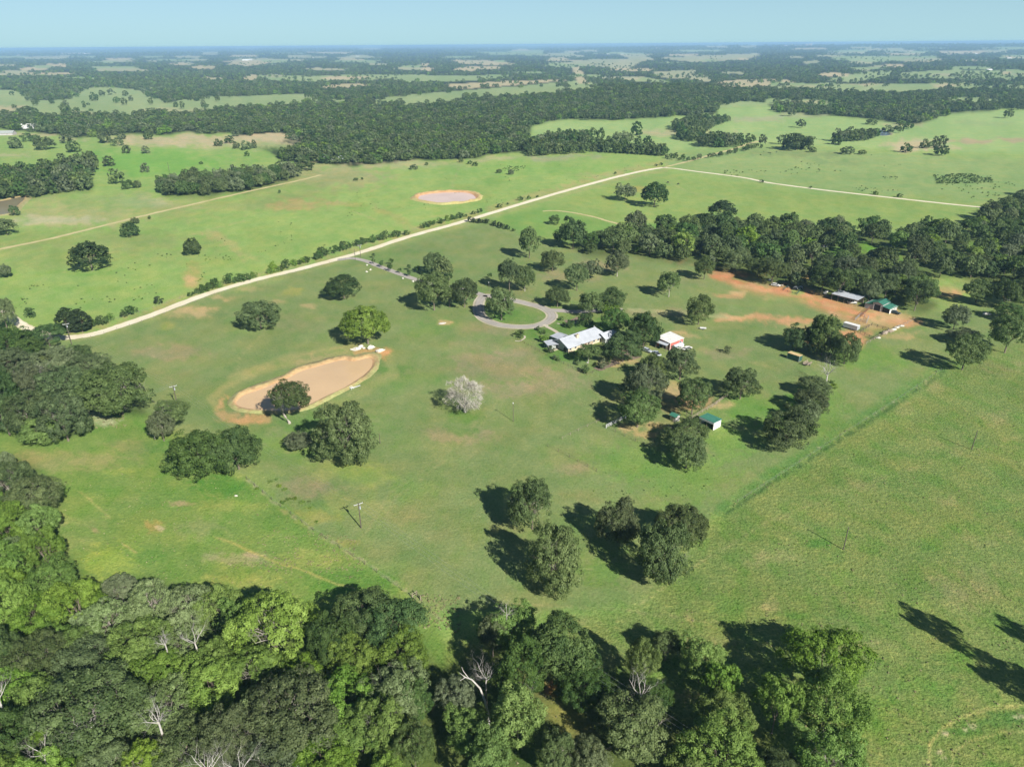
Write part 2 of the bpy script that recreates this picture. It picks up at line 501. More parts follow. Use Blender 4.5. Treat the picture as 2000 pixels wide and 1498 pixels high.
# clearings and hay fields beyond, far to near
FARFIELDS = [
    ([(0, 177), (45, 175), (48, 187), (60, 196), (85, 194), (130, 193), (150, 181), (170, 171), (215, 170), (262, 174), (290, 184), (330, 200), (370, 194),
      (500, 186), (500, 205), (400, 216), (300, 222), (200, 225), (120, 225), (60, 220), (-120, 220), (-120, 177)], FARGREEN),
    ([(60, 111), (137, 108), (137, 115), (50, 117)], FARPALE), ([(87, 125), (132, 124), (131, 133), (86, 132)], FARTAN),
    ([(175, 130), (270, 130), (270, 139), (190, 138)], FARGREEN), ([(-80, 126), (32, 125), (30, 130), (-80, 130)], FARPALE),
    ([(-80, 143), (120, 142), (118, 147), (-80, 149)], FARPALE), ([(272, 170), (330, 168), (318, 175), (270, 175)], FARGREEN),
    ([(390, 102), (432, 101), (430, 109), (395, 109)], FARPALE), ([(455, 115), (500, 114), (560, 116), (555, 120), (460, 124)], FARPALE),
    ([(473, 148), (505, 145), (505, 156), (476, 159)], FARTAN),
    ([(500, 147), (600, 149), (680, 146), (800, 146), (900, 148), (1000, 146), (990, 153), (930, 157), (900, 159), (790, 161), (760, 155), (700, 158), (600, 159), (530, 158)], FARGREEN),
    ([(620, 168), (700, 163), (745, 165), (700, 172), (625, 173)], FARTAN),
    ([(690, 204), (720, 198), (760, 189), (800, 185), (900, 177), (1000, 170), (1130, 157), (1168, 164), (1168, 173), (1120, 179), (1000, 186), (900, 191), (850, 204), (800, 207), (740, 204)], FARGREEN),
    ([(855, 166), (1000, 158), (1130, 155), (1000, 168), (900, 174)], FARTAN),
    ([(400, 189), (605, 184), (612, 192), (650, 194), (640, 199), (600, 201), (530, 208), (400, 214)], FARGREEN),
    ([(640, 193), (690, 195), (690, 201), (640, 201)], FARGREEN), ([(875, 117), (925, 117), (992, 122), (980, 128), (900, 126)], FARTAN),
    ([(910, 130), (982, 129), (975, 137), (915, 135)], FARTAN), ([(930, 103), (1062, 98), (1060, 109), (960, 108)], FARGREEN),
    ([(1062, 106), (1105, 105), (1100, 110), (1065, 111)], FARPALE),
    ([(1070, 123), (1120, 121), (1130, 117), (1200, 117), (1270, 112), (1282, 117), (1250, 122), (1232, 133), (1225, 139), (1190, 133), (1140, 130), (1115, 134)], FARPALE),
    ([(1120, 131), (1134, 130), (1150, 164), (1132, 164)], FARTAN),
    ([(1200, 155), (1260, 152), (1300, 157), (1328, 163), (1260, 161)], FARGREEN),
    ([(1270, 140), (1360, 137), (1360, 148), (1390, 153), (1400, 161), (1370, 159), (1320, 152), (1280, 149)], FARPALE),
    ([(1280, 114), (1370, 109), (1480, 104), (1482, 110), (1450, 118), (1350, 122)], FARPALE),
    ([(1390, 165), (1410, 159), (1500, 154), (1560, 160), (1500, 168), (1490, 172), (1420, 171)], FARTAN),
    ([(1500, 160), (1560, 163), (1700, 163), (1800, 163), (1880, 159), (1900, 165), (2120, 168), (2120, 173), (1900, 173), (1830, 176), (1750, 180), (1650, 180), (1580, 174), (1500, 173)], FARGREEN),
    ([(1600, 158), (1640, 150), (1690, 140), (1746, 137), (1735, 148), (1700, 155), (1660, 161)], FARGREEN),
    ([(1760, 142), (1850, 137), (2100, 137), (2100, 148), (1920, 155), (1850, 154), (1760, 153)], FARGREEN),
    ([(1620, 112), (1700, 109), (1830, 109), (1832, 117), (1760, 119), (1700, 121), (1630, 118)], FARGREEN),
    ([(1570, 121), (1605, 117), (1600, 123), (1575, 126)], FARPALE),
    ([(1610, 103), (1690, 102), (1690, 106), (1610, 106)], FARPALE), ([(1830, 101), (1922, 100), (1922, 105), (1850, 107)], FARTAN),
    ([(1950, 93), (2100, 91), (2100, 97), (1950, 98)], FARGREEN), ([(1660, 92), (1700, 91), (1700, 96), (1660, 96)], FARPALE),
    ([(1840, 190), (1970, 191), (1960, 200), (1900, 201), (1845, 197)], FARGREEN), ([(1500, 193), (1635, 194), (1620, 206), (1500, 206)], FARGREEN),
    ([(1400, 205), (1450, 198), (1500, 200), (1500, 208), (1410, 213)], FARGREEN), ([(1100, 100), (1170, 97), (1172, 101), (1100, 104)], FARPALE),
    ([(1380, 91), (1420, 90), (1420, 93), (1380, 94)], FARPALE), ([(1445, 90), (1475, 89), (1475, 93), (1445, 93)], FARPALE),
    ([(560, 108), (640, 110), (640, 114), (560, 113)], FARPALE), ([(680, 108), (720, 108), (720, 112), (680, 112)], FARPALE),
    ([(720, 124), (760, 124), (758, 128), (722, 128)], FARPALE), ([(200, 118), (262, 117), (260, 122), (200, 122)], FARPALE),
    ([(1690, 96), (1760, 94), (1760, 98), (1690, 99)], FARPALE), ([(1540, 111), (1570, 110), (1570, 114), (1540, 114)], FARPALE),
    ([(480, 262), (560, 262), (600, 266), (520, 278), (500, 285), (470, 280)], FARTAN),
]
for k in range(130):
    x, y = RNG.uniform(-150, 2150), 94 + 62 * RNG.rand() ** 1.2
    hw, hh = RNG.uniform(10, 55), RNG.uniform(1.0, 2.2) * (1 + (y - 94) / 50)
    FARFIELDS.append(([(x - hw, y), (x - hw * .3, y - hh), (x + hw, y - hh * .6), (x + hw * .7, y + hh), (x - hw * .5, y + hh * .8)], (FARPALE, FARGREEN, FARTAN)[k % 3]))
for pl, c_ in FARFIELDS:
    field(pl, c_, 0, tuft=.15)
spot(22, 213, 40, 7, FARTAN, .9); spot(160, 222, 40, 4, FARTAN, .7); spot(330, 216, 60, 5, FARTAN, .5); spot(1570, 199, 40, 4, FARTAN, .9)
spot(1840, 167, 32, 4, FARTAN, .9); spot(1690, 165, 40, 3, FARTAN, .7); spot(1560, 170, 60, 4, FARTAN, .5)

# middle-distance right: the green fields
FR = C(156, 182, 114)
field([(1040, 246), (1110, 237), (1290, 232), (1400, 224), (1400, 212), (1500, 208), (1516, 222), (1690, 234), (1790, 247), (1836, 226), (1950, 216),
       (2300, 214), (2300, 300), (1990, 300), (1500, 285), (1300, 300), (1040, 290)], FR, 2, tuft=.15)
spot(1340, 258, 90, 8, FARTAN, .6); spot(1290, 262, 60, 5, FARTAN, .6); spot(1475, 234, 70, 6, FARPALE, .8); spot(1560, 226, 60, 5, FARPALE, .6)
spot(1375, 258, 12, 8, DIRT, .8); spot(1790, 285, 70, 14, FARTAN, .9); spot(1900, 276, 60, 4, C(180, 155, 130), .7); spot(1980, 272, 40, 5, C(180, 155, 130), .7)
spot(1760, 245, 40, 5, FARTAN, .7); spot(1925, 240, 60, 6, FARGREEN, .5)
field([(1300, 300), (1500, 286), (1760, 300), (2300, 322), (2300, 420), (1935, 408), (1600, 374), (1310, 332)], C(148, 170, 106), 3, tuft=.3)
spot(1560, 303, 110, 7, C(130, 148, 96), .6); spot(1880, 350, 60, 8, C(118, 146, 84), .5); spot(1620, 317, 60, 6, C(128, 150, 96), .5)
field([(1180, 362), (1290, 336), (1600, 378), (1935, 408), (2300, 440), (2300, 470), (1080, 470), (960, 430)], C(144, 168, 94), 3, tuft=.3)
spot(1700, 392, 240, 14, C(150, 168, 92), .55); spot(1190, 385, 90, 16, C(150, 170, 88), .4); spot(1245, 370, 30, 6, C(178, 164, 90), .6)
field([(940, 430), (1060, 408), (1218, 440), (1400, 430), (1340, 470), (1100, 470), (1000, 455)], C(126, 162, 84), 3, tuft=.2)

# left and centre back pasture
spot(420, 278, 200, 15, FARTAN, .95); spot(300, 272, 180, 8, FARTAN, .5); spot(60, 265, 60, 4, FARTAN, .7); spot(30, 300, 90, 12, C(160, 176, 108), .6); spot(20, 303, 40, 4, FARTAN, .6)
spot(300, 318, 170, 28, C(124, 172, 78), .9); spot(480, 290, 90, 14, C(140, 172, 90), .5)
spot(640, 345, 130, 28, C(172, 168, 122), .8); spot(560, 365, 160, 30, C(150, 160, 98), .6); spot(470, 400, 260, 16, C(158, 160, 104), .5); spot(820, 322, 130, 9, FARTAN, .55)
spot(200, 410, 210, 32, C(166, 168, 114), .75); spot(110, 432, 110, 12, C(184, 182, 142), .9); spot(270, 395, 80, 12, C(176, 178, 138), .7); spot(200, 470, 230, 26, C(150, 160, 100), .6)
spot(80, 500, 200, 30, C(150, 162, 98), .5); spot(330, 500, 120, 20, C(150, 162, 98), .4); spot(380, 540, 20, 30, DIRT, .35); spot(376, 546, 14, 10, SAND, .7)
spot(450, 480, 60, 10, SAND, .35, rot=.5); spot(575, 400, 60, 12, C(190, 160, 110), .5); spot(680, 398, 40, 5, C(190, 160, 110), .45); spot(760, 420, 60, 10, C(170, 160, 100), .4, rot=.4)
spot(1090, 308, 90, 8, C(170, 168, 136), .7); spot(1180, 342, 60, 5, C(175, 168, 120), .6); spot(950, 312, 60, 5, FARTAN, .6); spot(1000, 330, 200, 14, C(136, 174, 88), .6)
for k in range(26):
    spot(RNG.uniform(0, 1150), RNG.uniform(310, 590), RNG.uniform(30, 110), RNG.uniform(5, 16), [C(122, 164, 76), C(152, 170, 92), C(146, 166, 88)][k % 3], .45)

# ranch turf this side of the gravel road
RANCHP = [(60, 668), (130, 664), (210, 652), (400, 582), (700, 500), (900, 440), (940, 432), (1000, 452), (1090, 478), (1320, 505), (1560, 560), (1800, 610), (2300, 560),
          (2300, 700), (1900, 700), (1835, 722), (1410, 995), (1250, 1180), (1010, 1200), (840, 1190), (480, 935), (280, 830), (200, 760)]
field(RANCHP, RANCH, 4, tuft=.35)
RIGHTP = [(1835, 722), (1900, 690), (2300, 660), (2300, 1800), (900, 1800), (880, 1250), (1250, 1180), (1410, 995)]
field(RIGHTP, RIGHT, 12, tuft=1.0)
LOWP = [(-300, 780), (280, 800), (480, 935), (840, 1190), (900, 1300), (800, 1800), (-300, 1800)]
field(LOWP, LOWER, 4, tuft=.55)
for k in range(60):
    x, y = RNG.uniform(300, 1500), RNG.uniform(470, 1150)
    if inside(RANCHP, np.array([x]), np.array([y]))[0]:
        spot(x, y, RNG.uniform(20, 70), RNG.uniform(8, 22), [C(146, 146, 102), C(118, 148, 80), C(140, 146, 94), C(128, 154, 82)][k % 4], .5)
for x, y, rx, ry in ((980, 720, 110, 34), (1080, 745, 70, 26), (1030, 690, 60, 12), (930, 700, 60, 14), (620, 700, 50, 12), (330, 690, 80, 18), (960, 640, 60, 14),
                     (900, 850, 80, 18), (600, 950, 60, 26), (640, 955, 40, 22), (1130, 915, 50, 14), (1180, 520, 60, 14), (1290, 610, 90, 8), (1110, 540, 70, 14), (1430, 690, 60, 12), (1000, 760, 90, 20)):
    spot(x, y, rx, ry, BROWN, .65)
for x, y, rx, ry, c_ in ((760, 720, 60, 10, LUSH), (905, 815, 34, 22, LUSH), (900, 845, 30, 14, LUSH), (640, 830, 120, 30, C(108, 146, 70)), (1480, 800, 110, 40, C(112, 156, 66)),
                         (1420, 860, 80, 40, C(122, 162, 72)), (1330, 930, 120, 60, C(124, 158, 78)), (1230, 900, 110, 40, C(120, 156, 78)), (1600, 800, 60, 60, C(108, 150, 66)),
                         (1700, 700, 90, 30, C(120, 158, 70)), (1180, 1120, 60, 30, C(106, 146, 64)), (960, 1000, 60, 40, RANCH), (1130, 640, 90, 24, C(86, 134, 52)),
                         (1110, 690, 60, 24, C(92, 138, 58)), (1040, 655, 30, 12, C(96, 142, 60)), (1000, 618, 60, 16, C(98, 142, 58)), (840, 640, 60, 20, C(118, 150, 76)),
                         (820, 740, 70, 14, C(118, 148, 80)), (740, 690, 60, 14, C(130, 148, 86)), (1550, 575, 60, 10, C(128, 156, 84)), (1740, 640, 60, 8, C(120, 156, 70))):
    spot(x, y, rx, ry, c_, .65)
for x, y, rx, ry, s_ in ((385, 606, 46, 9, .7), (370, 612, 60, 12, .4), (430, 583, 24, 4, .6), (600, 601, 18, 6, .6), (540, 590, 20, 5, .5), (478, 566, 30, 8, .4), (866, 631, 13, 5, 1.0), (1245, 832, 44, 10, .75),
                         (1260, 850, 30, 7, .7), (1330, 768, 60, 22, .75), (1315, 752, 24, 14, .7), (1400, 790, 30, 10, .7), (1345, 655, 40, 6, .45), (1330, 648, 20, 4, .7), (553, 1000, 12, 6, 1.0),
                         (1130, 727, 14, 4, .3), (1205, 707, 46, 8, .8), (1230, 697, 24, 6, .7)):
    spot(x, y, rx, ry, SAND, s_, .2)
for x, y, c_ in ((575, 568, YELL), (330, 636, YELL), (640, 1012, C(166, 164, 92)), (685, 1062, C(168, 156, 86)), (300, 1022, C(172, 160, 90))):
    spot(x, y, 24, 9, c_, .4)
# orange yard by the barns
field([(1385, 520), (1420, 526), (1500, 556), (1570, 560), (1620, 580), (1690, 600), (1770, 620), (1790, 628), (1760, 640), (1700, 640), (1650, 622), (1600, 600), (1540, 580), (1480, 572), (1430, 555), (1400, 535)], DIRT, 4, .95, .1)
field([(1500, 556), (1600, 574), (1680, 606), (1640, 610), (1560, 584), (1480, 568)], C(208, 138, 98), 4, .5, .1)
for x, y, rx, ry, s_, c_ in ((1450, 540, 50, 14, .8, C(206, 132, 92)), (1480, 620, 90, 8, .75, DIRT), (1560, 628, 60, 8, .75, DIRT), (1430, 618, 50, 6, .6, SAND), (1440, 571, 18, 6, .8, SAND), (1420, 578, 24, 5, .6, DIRT),
                             (1500, 586, 24, 5, .5, SAND), (1670, 660, 34, 16, .95, DIRT), (1650, 650, 24, 12, .7, DIRT), (1730, 625, 60, 16, .8, SAND), (1770, 632, 40, 8, .8, DIRT), (1760, 655, 40, 8, .6, SAND), (1850, 572, 50, 9, .8, DIRT),
                             (1830, 565, 40, 8, .7, C(186, 164, 112)), (1840, 590, 60, 20, .5, C(140, 150, 90)), (1560, 640, 40, 10, .4, SAND), (1590, 670, 20, 8, .5, DIRT), (1380, 521, 30, 5, .5, DIRT), (1330, 510, 30, 4, .5, DIRT)):
    spot(x, y, rx, ry, c_, s_, .15)
for k in range(34):
    x = RNG.uniform(1400, 1780)
    y = 530 + (x - 1400) * .27 + RNG.uniform(-16, 22)
    spot(x, y, RNG.uniform(8, 30), RNG.uniform(2, 6), [C(150, 156, 96), SAND, C(214, 172, 132), C(138, 152, 90)][k % 4], .55, .2, .25)
spot(1550, 570, 16, 7, C(150, 170, 92), .9, .3)
spot(1540, 585, 60, 8, C(132, 158, 90), .5); spot(1480, 595, 50, 8, C(128, 156, 88), .5)
streak([(1225, 605), (1310, 609), (1350, 614), (1420, 620)], 3.0, C(180, 178, 128), .8)
# lower-left meadow
for k in range(40):
    x, y = RNG.uniform(60, 820), RNG.uniform(860, 1180)
    spot(x, y, RNG.uniform(25, 80), RNG.uniform(10, 30), [C(150, 168, 88), C(104, 146, 66), C(120, 152, 72), C(160, 164, 100)][k % 4], .45)
for x, y, rx, ry, c_, s_ in ((130, 900, 150, 22, C(168, 160, 108), .6), (260, 870, 60, 14, C(166, 158, 108), .5), (200, 815, 34, 17, C(186, 194, 152), .85), (210, 1095, 60, 34, C(164, 180, 84), .7), (300, 1028, 26, 13, C(178, 158, 96), .6),
                             (312, 1030, 16, 7, C(200, 190, 150), .8), (345, 985, 24, 6, C(190, 164, 124), .7), (390, 1030, 50, 22, C(150, 158, 106), .5), (470, 1090, 70, 14, C(172, 168, 126), .65), (180, 1035, 14, 6, C(182, 158, 118), .6), (500, 1080, 16, 8, C(196, 170, 140), .5),
                             (600, 1090, 70, 20, C(164, 172, 96), .6), (480, 1130, 90, 18, C(164, 172, 92), .6), (680, 1140, 110, 30, C(92, 138, 56), .7), (430, 950, 60, 26, C(88, 140, 58), .85), (560, 1010, 90, 30, C(110, 146, 68), .6), (310, 870, 60, 14, C(98, 146, 66), .6),
                             (290, 835, 40, 12, C(108, 152, 66), .6), (240, 920, 60, 10, C(160, 172, 84), .6), (480, 990, 60, 14, C(158, 168, 88), .6), (820, 1200, 50, 20, C(140, 150, 96), .5), (610, 1010, 40, 20, C(176, 164, 96), .5)):
    spot(x, y, rx, ry, c_, s_)
streak([(420, 1048), (450, 1058), (500, 1080), (560, 1104), (620, 1125), (690, 1150)], 3.0, C(186, 178, 104), .7)
streak([(155, 960), (185, 985), (215, 1010)], 2.5, C(176, 176, 106), .6); streak([(243, 1062), (262, 1078)], 2.5, C(190, 176, 110), .7)
streak([(480, 935), (560, 1000), (620, 1040), (700, 1090), (800, 1160), (860, 1210)], 6, C(172, 166, 128), .6, broken=.4)
# right-hand field: bent grass in patches
for k in range(230):
    x, y = RNG.uniform(880, 2250), RNG.uniform(690, 1650)
    if inside(RIGHTP, np.array([x]), np.array([y]))[0]:
        s_ = .4 + .6 * (y - 700) / 800
        spot(x, y, RNG.uniform(14, 70) * (.6 + .5 * s_), RNG.uniform(7, 26) * (.6 + .5 * s_),
             [C(168, 164, 112), C(112, 150, 70), C(122, 148, 78), C(160, 158, 104), C(104, 146, 70), C(142, 166, 86)][k % 6], RNG.uniform(.3, .6))
spot(1930, 720, 60, 16, C(140, 140, 96), .5); spot(1890, 1150, 80, 50, C(150, 148, 104), .4); spot(1600, 1060, 30, 10, C(92, 140, 66), .7)
spot(1700, 1400, 70, 60, C(112, 152, 62), .5); spot(1960, 1405, 60, 18, C(94, 140, 70), .7, rot=-.2); spot(2030, 1395, 50, 18, C(94, 140, 70), .7); spot(1860, 1430, 50, 10, C(88, 138, 60), .6)
streak([(1815, 1560), (1815, 1498), (1818, 1450), (1835, 1425), (1880, 1400), (1930, 1385), (2060, 1368)], 4, C(186, 186, 116), .85)
streak([(1862, 1560), (1858, 1498), (1864, 1468), (1890, 1450), (1950, 1432), (2060, 1420)], 3, C(182, 180, 116), .7)
for x, y in ((1840, 1435), (1880, 1425), (1900, 1420), (1835, 1465), (1838, 1480), (1990, 1400)):
    spot(x, y, 9, 4, C(206, 196, 158), .8)
# the lush drain line with its pale litter
streak([(1840, 720), (1700, 810), (1600, 872), (1500, 935), (1410, 995)], 20, C(106, 146, 76), .75, broken=.12)
streak([(1846, 726), (1706, 818), (1606, 882), (1506, 945), (1416, 1005)], 5, C(84, 112, 62), .8, broken=.2)
streak([(1835, 728), (1740, 790), (1610, 870), (1500, 942), (1400, 1005)], 3.2, C(182, 176, 140), .55, broken=.58)
streak([(1260, 730), (1330, 770), (1400, 790), (1500, 740), (1560, 700)], 3, C(146, 142, 104), .3)
# cattle trails and wheel tracks worn into the turf
for pts_, w_, k_ in (([(560, 600), (505, 660), (470, 700), (445, 760)], 2.5, .35), ([(905, 690), (1010, 722), (1085, 765), (1170, 808)], 2.5, .3), ([(1040, 695), (960, 780), (900, 865), (760, 965), (700, 1060)], 3, .25),
                     ([(1052, 695), (972, 782), (914, 868), (774, 972), (716, 1066)], 3, .25), ([(1330, 700), (1400, 668), (1420, 650)], 4, .3), ([(1360, 690), (1430, 700), (1520, 720)], 3, .3), ([(430, 480), (470, 500), (520, 560)], 2, .4),
                     ([(900, 325), (885, 350), (880, 372)], 1.6, .5), ([(640, 395), (760, 440), (880, 420)], 2, .3), ([(1280, 345), (1340, 372), (1420, 392)], 1.6, .3), ([(60, 560), (190, 500), (330, 470), (480, 430)], 2, .3), ([(1820, 600), (1880, 640), (1960, 650)], 3, .3),
                     ([(1250, 1180), (1330, 1120), (1500, 1020), (1700, 940), (2000, 850)], 4, .3), ([(900, 1190), (1020, 1180), (1200, 1190), (1400, 1215)], 4, .3)):
    streak(pts_, w_, C(176, 168, 120), k_, broken=.25)
# spoil round the near pond
for pts_ in ([(455, 740), (560, 705), (640, 690), (700, 680)],):
    streak(pts_, 16, C(186, 172, 112), .5)
    streak(pts_, 7, C(118, 150, 80), .5, broken=.4)
streak([(440, 780), (425, 800), (445, 815), (520, 818)], 12, C(206, 168, 118), .75, broken=.25)
streak([(420, 795), (410, 780), (450, 745), (520, 715)], 10, C(176, 170, 110), .5)
streak([(760, 700), (770, 730), (690, 775), (640, 795)], 14, C(160, 164, 104), .55)
spot(470, 822, 46, 8, C(214, 168, 118), .8); spot(735, 690, 26, 12, C(216, 164, 112), .9); spot(712, 692, 30, 9, C(216, 170, 120), .9)
# verges of the gravel road
ROAD = [(60, 655), (105, 658.5), (130, 659.5), (170, 655), (210, 645), (300, 614), (400, 576), (500, 546.5), (600, 522), (700, 494.5), (800, 462), (900, 434.5), (1000, 404), (1100, 374.5), (1200, 347), (1262, 333), (1300, 327)]
streak([(x, y - 8) for x, y in ROAD[2:]], 9, C(172, 164, 110), .6, broken=.25)
streak([(x, y + 6) for x, y in ROAD[2:]], 5, C(164, 164, 112), .5)
# yard floor under the lot oaks and shade-side bare ground
spot(1355, 785, 46, 20, C(172, 140, 104), .8); spot(1290, 790, 50, 24, C(150, 132, 92), .6); spot(1215, 835, 30, 8, SAND, .8)
# woodland floors near by
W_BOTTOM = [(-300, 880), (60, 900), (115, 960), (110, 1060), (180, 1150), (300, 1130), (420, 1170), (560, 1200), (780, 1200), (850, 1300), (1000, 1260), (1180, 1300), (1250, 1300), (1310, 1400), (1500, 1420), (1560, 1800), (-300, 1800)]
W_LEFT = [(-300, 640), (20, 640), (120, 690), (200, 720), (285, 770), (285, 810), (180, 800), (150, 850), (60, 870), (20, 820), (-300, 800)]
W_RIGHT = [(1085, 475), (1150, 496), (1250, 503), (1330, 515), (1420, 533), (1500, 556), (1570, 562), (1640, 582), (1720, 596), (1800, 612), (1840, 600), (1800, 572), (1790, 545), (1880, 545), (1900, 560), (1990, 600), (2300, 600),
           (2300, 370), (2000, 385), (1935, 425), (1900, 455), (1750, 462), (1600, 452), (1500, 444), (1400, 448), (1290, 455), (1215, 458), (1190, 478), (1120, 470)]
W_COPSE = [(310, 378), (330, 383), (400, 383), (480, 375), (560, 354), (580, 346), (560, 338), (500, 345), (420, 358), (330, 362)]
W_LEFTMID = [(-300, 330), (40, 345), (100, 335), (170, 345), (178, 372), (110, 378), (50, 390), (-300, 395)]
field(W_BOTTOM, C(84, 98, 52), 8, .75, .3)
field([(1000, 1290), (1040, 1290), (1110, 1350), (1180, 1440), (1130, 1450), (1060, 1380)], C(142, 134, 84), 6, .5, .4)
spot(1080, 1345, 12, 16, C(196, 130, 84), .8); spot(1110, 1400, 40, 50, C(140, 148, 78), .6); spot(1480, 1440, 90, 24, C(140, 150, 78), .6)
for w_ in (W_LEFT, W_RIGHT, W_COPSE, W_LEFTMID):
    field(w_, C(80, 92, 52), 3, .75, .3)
spot(1715, 490, 56, 12, C(112, 158, 62), .95, rot=.25); spot(1620, 494, 44, 12, C(118, 158, 70), .85); spot(1715, 536, 50, 7, C(140, 150, 90), .8); spot(1920, 482, 40, 8, C(118, 158, 70), .85); spot(1900, 560, 60, 14, C(140, 156, 92), .7)
spot(1600, 545, 40, 6, DIRT, .5); spot(1930, 590, 60, 16, C(146, 158, 96), .6)

# soft mottling everywhere in grass
mot = ((vnoise(XX / 90, YY / 36) - .5) * .16 + (vnoise(XX / 27 + 7, YY / 12) - .5) * .16 + (vnoise(XX / 9, YY / 5 + 3) - .5) * .10)[..., None]
cover[..., :3] *= 1 + mot * np.array([1.2, .7, 1.0], np.float32)

def sample_cover(px, py):
    fx = np.clip((px - PX0 - 1) / PS, 0, RW - 1.001)
    fy = np.clip((py - PY0 - 1) / PS, 0, RH - 1.001)
    ix, iy = fx.astype(int), fy.astype(int)
    a, b = (fx - ix)[:, None], (fy - iy)[:, None]
    return (cover[iy, ix] * (1 - a) + cover[iy, ix + 1] * a) * (1 - b) + (cover[iy + 1, ix] * (1 - a) + cover[iy + 1, ix + 1] * a) * b

def make_ground():
    ys = np.concatenate([np.arange(1750, 420, -3.5), np.arange(420, 170, -1.7), np.arange(170, 92, -.8)])
    d = rays(np.full(len(ys), 1000.0), ys)
    r = -CAMH / d[:, 2] * np.hypot(d[:, 0], d[:, 1])
    r = r[(r > 0) & (r < 40000)]
    r = np.concatenate([[.5, 8, 16, 24, 32, 40, 48], r[r > 52], [44000.0]])
    az = np.concatenate([np.radians(np.arange(-46, 46.01, .16)), np.radians(np.arange(50, 311, 5.0))])
    R, A = np.meshgrid(r, az, indexing='ij')
    x, y = R * np.sin(A), R * np.cos(A)
    z = height(x, y)
    co = np.stack([x, y, z], -1).reshape(-1, 3)
    n, k = len(r), len(az)
    i = np.arange(n - 1)[:, None] * k
    j = np.arange(k)[None, :]
    j2 = (j + 1) % k
    f = np.stack([i + j, i + j2, i + k + j2, i + k + j], -1).reshape(-1, 4)[:, ::-1]
    px, py, dep = project(co[:, 0], co[:, 1], co[:, 2])
    ok = (dep > 20) & (px > PX0 + 10) & (px < PX1 - 10) & (py > PY0 + 5) & (py < PY1 - 5)
    c = np.empty((len(co), 4), np.float32)
    c[:] = (*C(128, 150, 84), .5)
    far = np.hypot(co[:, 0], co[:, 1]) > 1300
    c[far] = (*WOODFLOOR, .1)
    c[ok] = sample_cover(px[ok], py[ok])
    c[:, :3] = np.clip(c[:, :3], .004, .8)
    m = bpy.data.materials.new("turf")
    nt, p = nodes_of(m)
    at = nt.nodes.new("ShaderNodeAttribute")
    at.attribute_name = "cover"
    pos = position(nt)
    tuft = at.outputs["Alpha"]
    fine = noise(nt, 1.9, 4, pos, .75)
    fleck = noise(nt, 1.35, 3, pos, .65, (1.0, .7, 1.0, .5))
    straw = noise(nt, .8, 4, pos, .75, (.6, 1.0, 1.0, 1.1))
    patch = noise(nt, .06, 4, pos)
    drift = noise(nt, .16, 4, pos, .65, (1.0, .6, 1.0, .5))
    base = at.outputs["Color"]
    base = mix_rgb(nt, base, mix_rgb(nt, base, (1.16, 1.02, .98), 1.0, 'MULTIPLY'), remap(nt, patch, .42, .64))
    base = mix_rgb(nt, base, mix_rgb(nt, base, (.80, 1.0, .74), 1.0, 'MULTIPLY'), maths(nt, 'MULTIPLY', remap(nt, drift, .52, .36), maths(nt, 'ADD', maths(nt, 'MULTIPLY', tuft, .6), .3)))
    base = mix_rgb(nt, base, mix_rgb(nt, base, (.60, .70, .58), 1.0, 'MULTIPLY'), maths(nt, 'MULTIPLY', remap(nt, fine, .56, .38), maths(nt, 'ADD', maths(nt, 'MULTIPLY', tuft, .45), .40)))
    base = mix_rgb(nt, base, mix_rgb(nt, base, (1.62, 1.36, 1.40), 1.0, 'MULTIPLY'), maths(nt, 'MULTIPLY', maths(nt, 'MULTIPLY', remap(nt, straw, .50, .64), remap(nt, drift, .36, .62)), maths(nt, 'ADD', maths(nt, 'MULTIPLY', tuft, .80), .25)))
    base = mix_rgb(nt, base, mix_rgb(nt, base, (.36, .52, .34), 1.0, 'MULTIPLY'), maths(nt, 'MULTIPLY', maths(nt, 'MULTIPLY', remap(nt, fleck, .48, .36), remap(nt, drift, .62, .38, .35, 1.0)), maths(nt, 'ADD', maths(nt, 'MULTIPLY', tuft, .62), .16)))
    nt.links.new(base, p.inputs["Base Color"])
    p.inputs["Roughness"].default_value = .95
    p.inputs["Specular IOR Level"].default_value = .1
    b = nt.nodes.new("ShaderNodeBump")
    b.inputs["Distance"].default_value = .6
    nt.links.new(maths(nt, 'ADD', maths(nt, 'MULTIPLY', tuft, .8), .2), b.inputs["Strength"])
    nt.links.new(noise(nt, .95, 4, pos, .75), b.inputs["Height"])
    nt.links.new(b.outputs[0], p.inputs["Normal"])
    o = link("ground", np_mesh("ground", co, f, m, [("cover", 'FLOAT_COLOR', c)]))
    o.data.polygons.foreach_set("use_smooth", np.ones(len(f), bool))
    return tag(o, kind='structure')
make_ground()

# ------------------------------------------------------------------ roads, tracks, ponds
def road_mat(name, a, b, tint):
    m = bpy.data.materials.new(name)
    nt, p = nodes_of(m)
    pos = position(nt)
    at = nt.nodes.new("ShaderNodeAttribute")
    at.attribute_name = "across"
    c = mix_rgb(nt, a, b, remap(nt, noise(nt, .12, 5, pos), .35, .7))
    c = mix_rgb(nt, c, mix_rgb(nt, c, tint, 1.0, 'MULTIPLY'), remap(nt, noise(nt, 2.5, 4, pos), .45, .7))
    edge = maths(nt, 'ADD', remap(nt, maths(nt, 'ABSOLUTE', at.outputs["Fac"]), .62, 1.0), remap(nt, maths(nt, 'ABSOLUTE', at.outputs["Fac"]), .22, .0, 0.0, .5))
    c = mix_rgb(nt, c, mix_rgb(nt, c, (.74, .76, .62), 1.0, 'MULTIPLY'), maths(nt, 'MULTIPLY', edge, remap(nt, noise(nt, .25, 4, pos), .3, .6)))
    nt.links.new(c, p.inputs["Base Color"])
    p.inputs["Roughness"].default_value = .95
    p.inputs["Specular IOR Level"].default_value = .1
    return m
M['gravel'] = road_mat("pale_gravel", C(248, 238, 212), C(236, 222, 190), (.9, .88, .84))
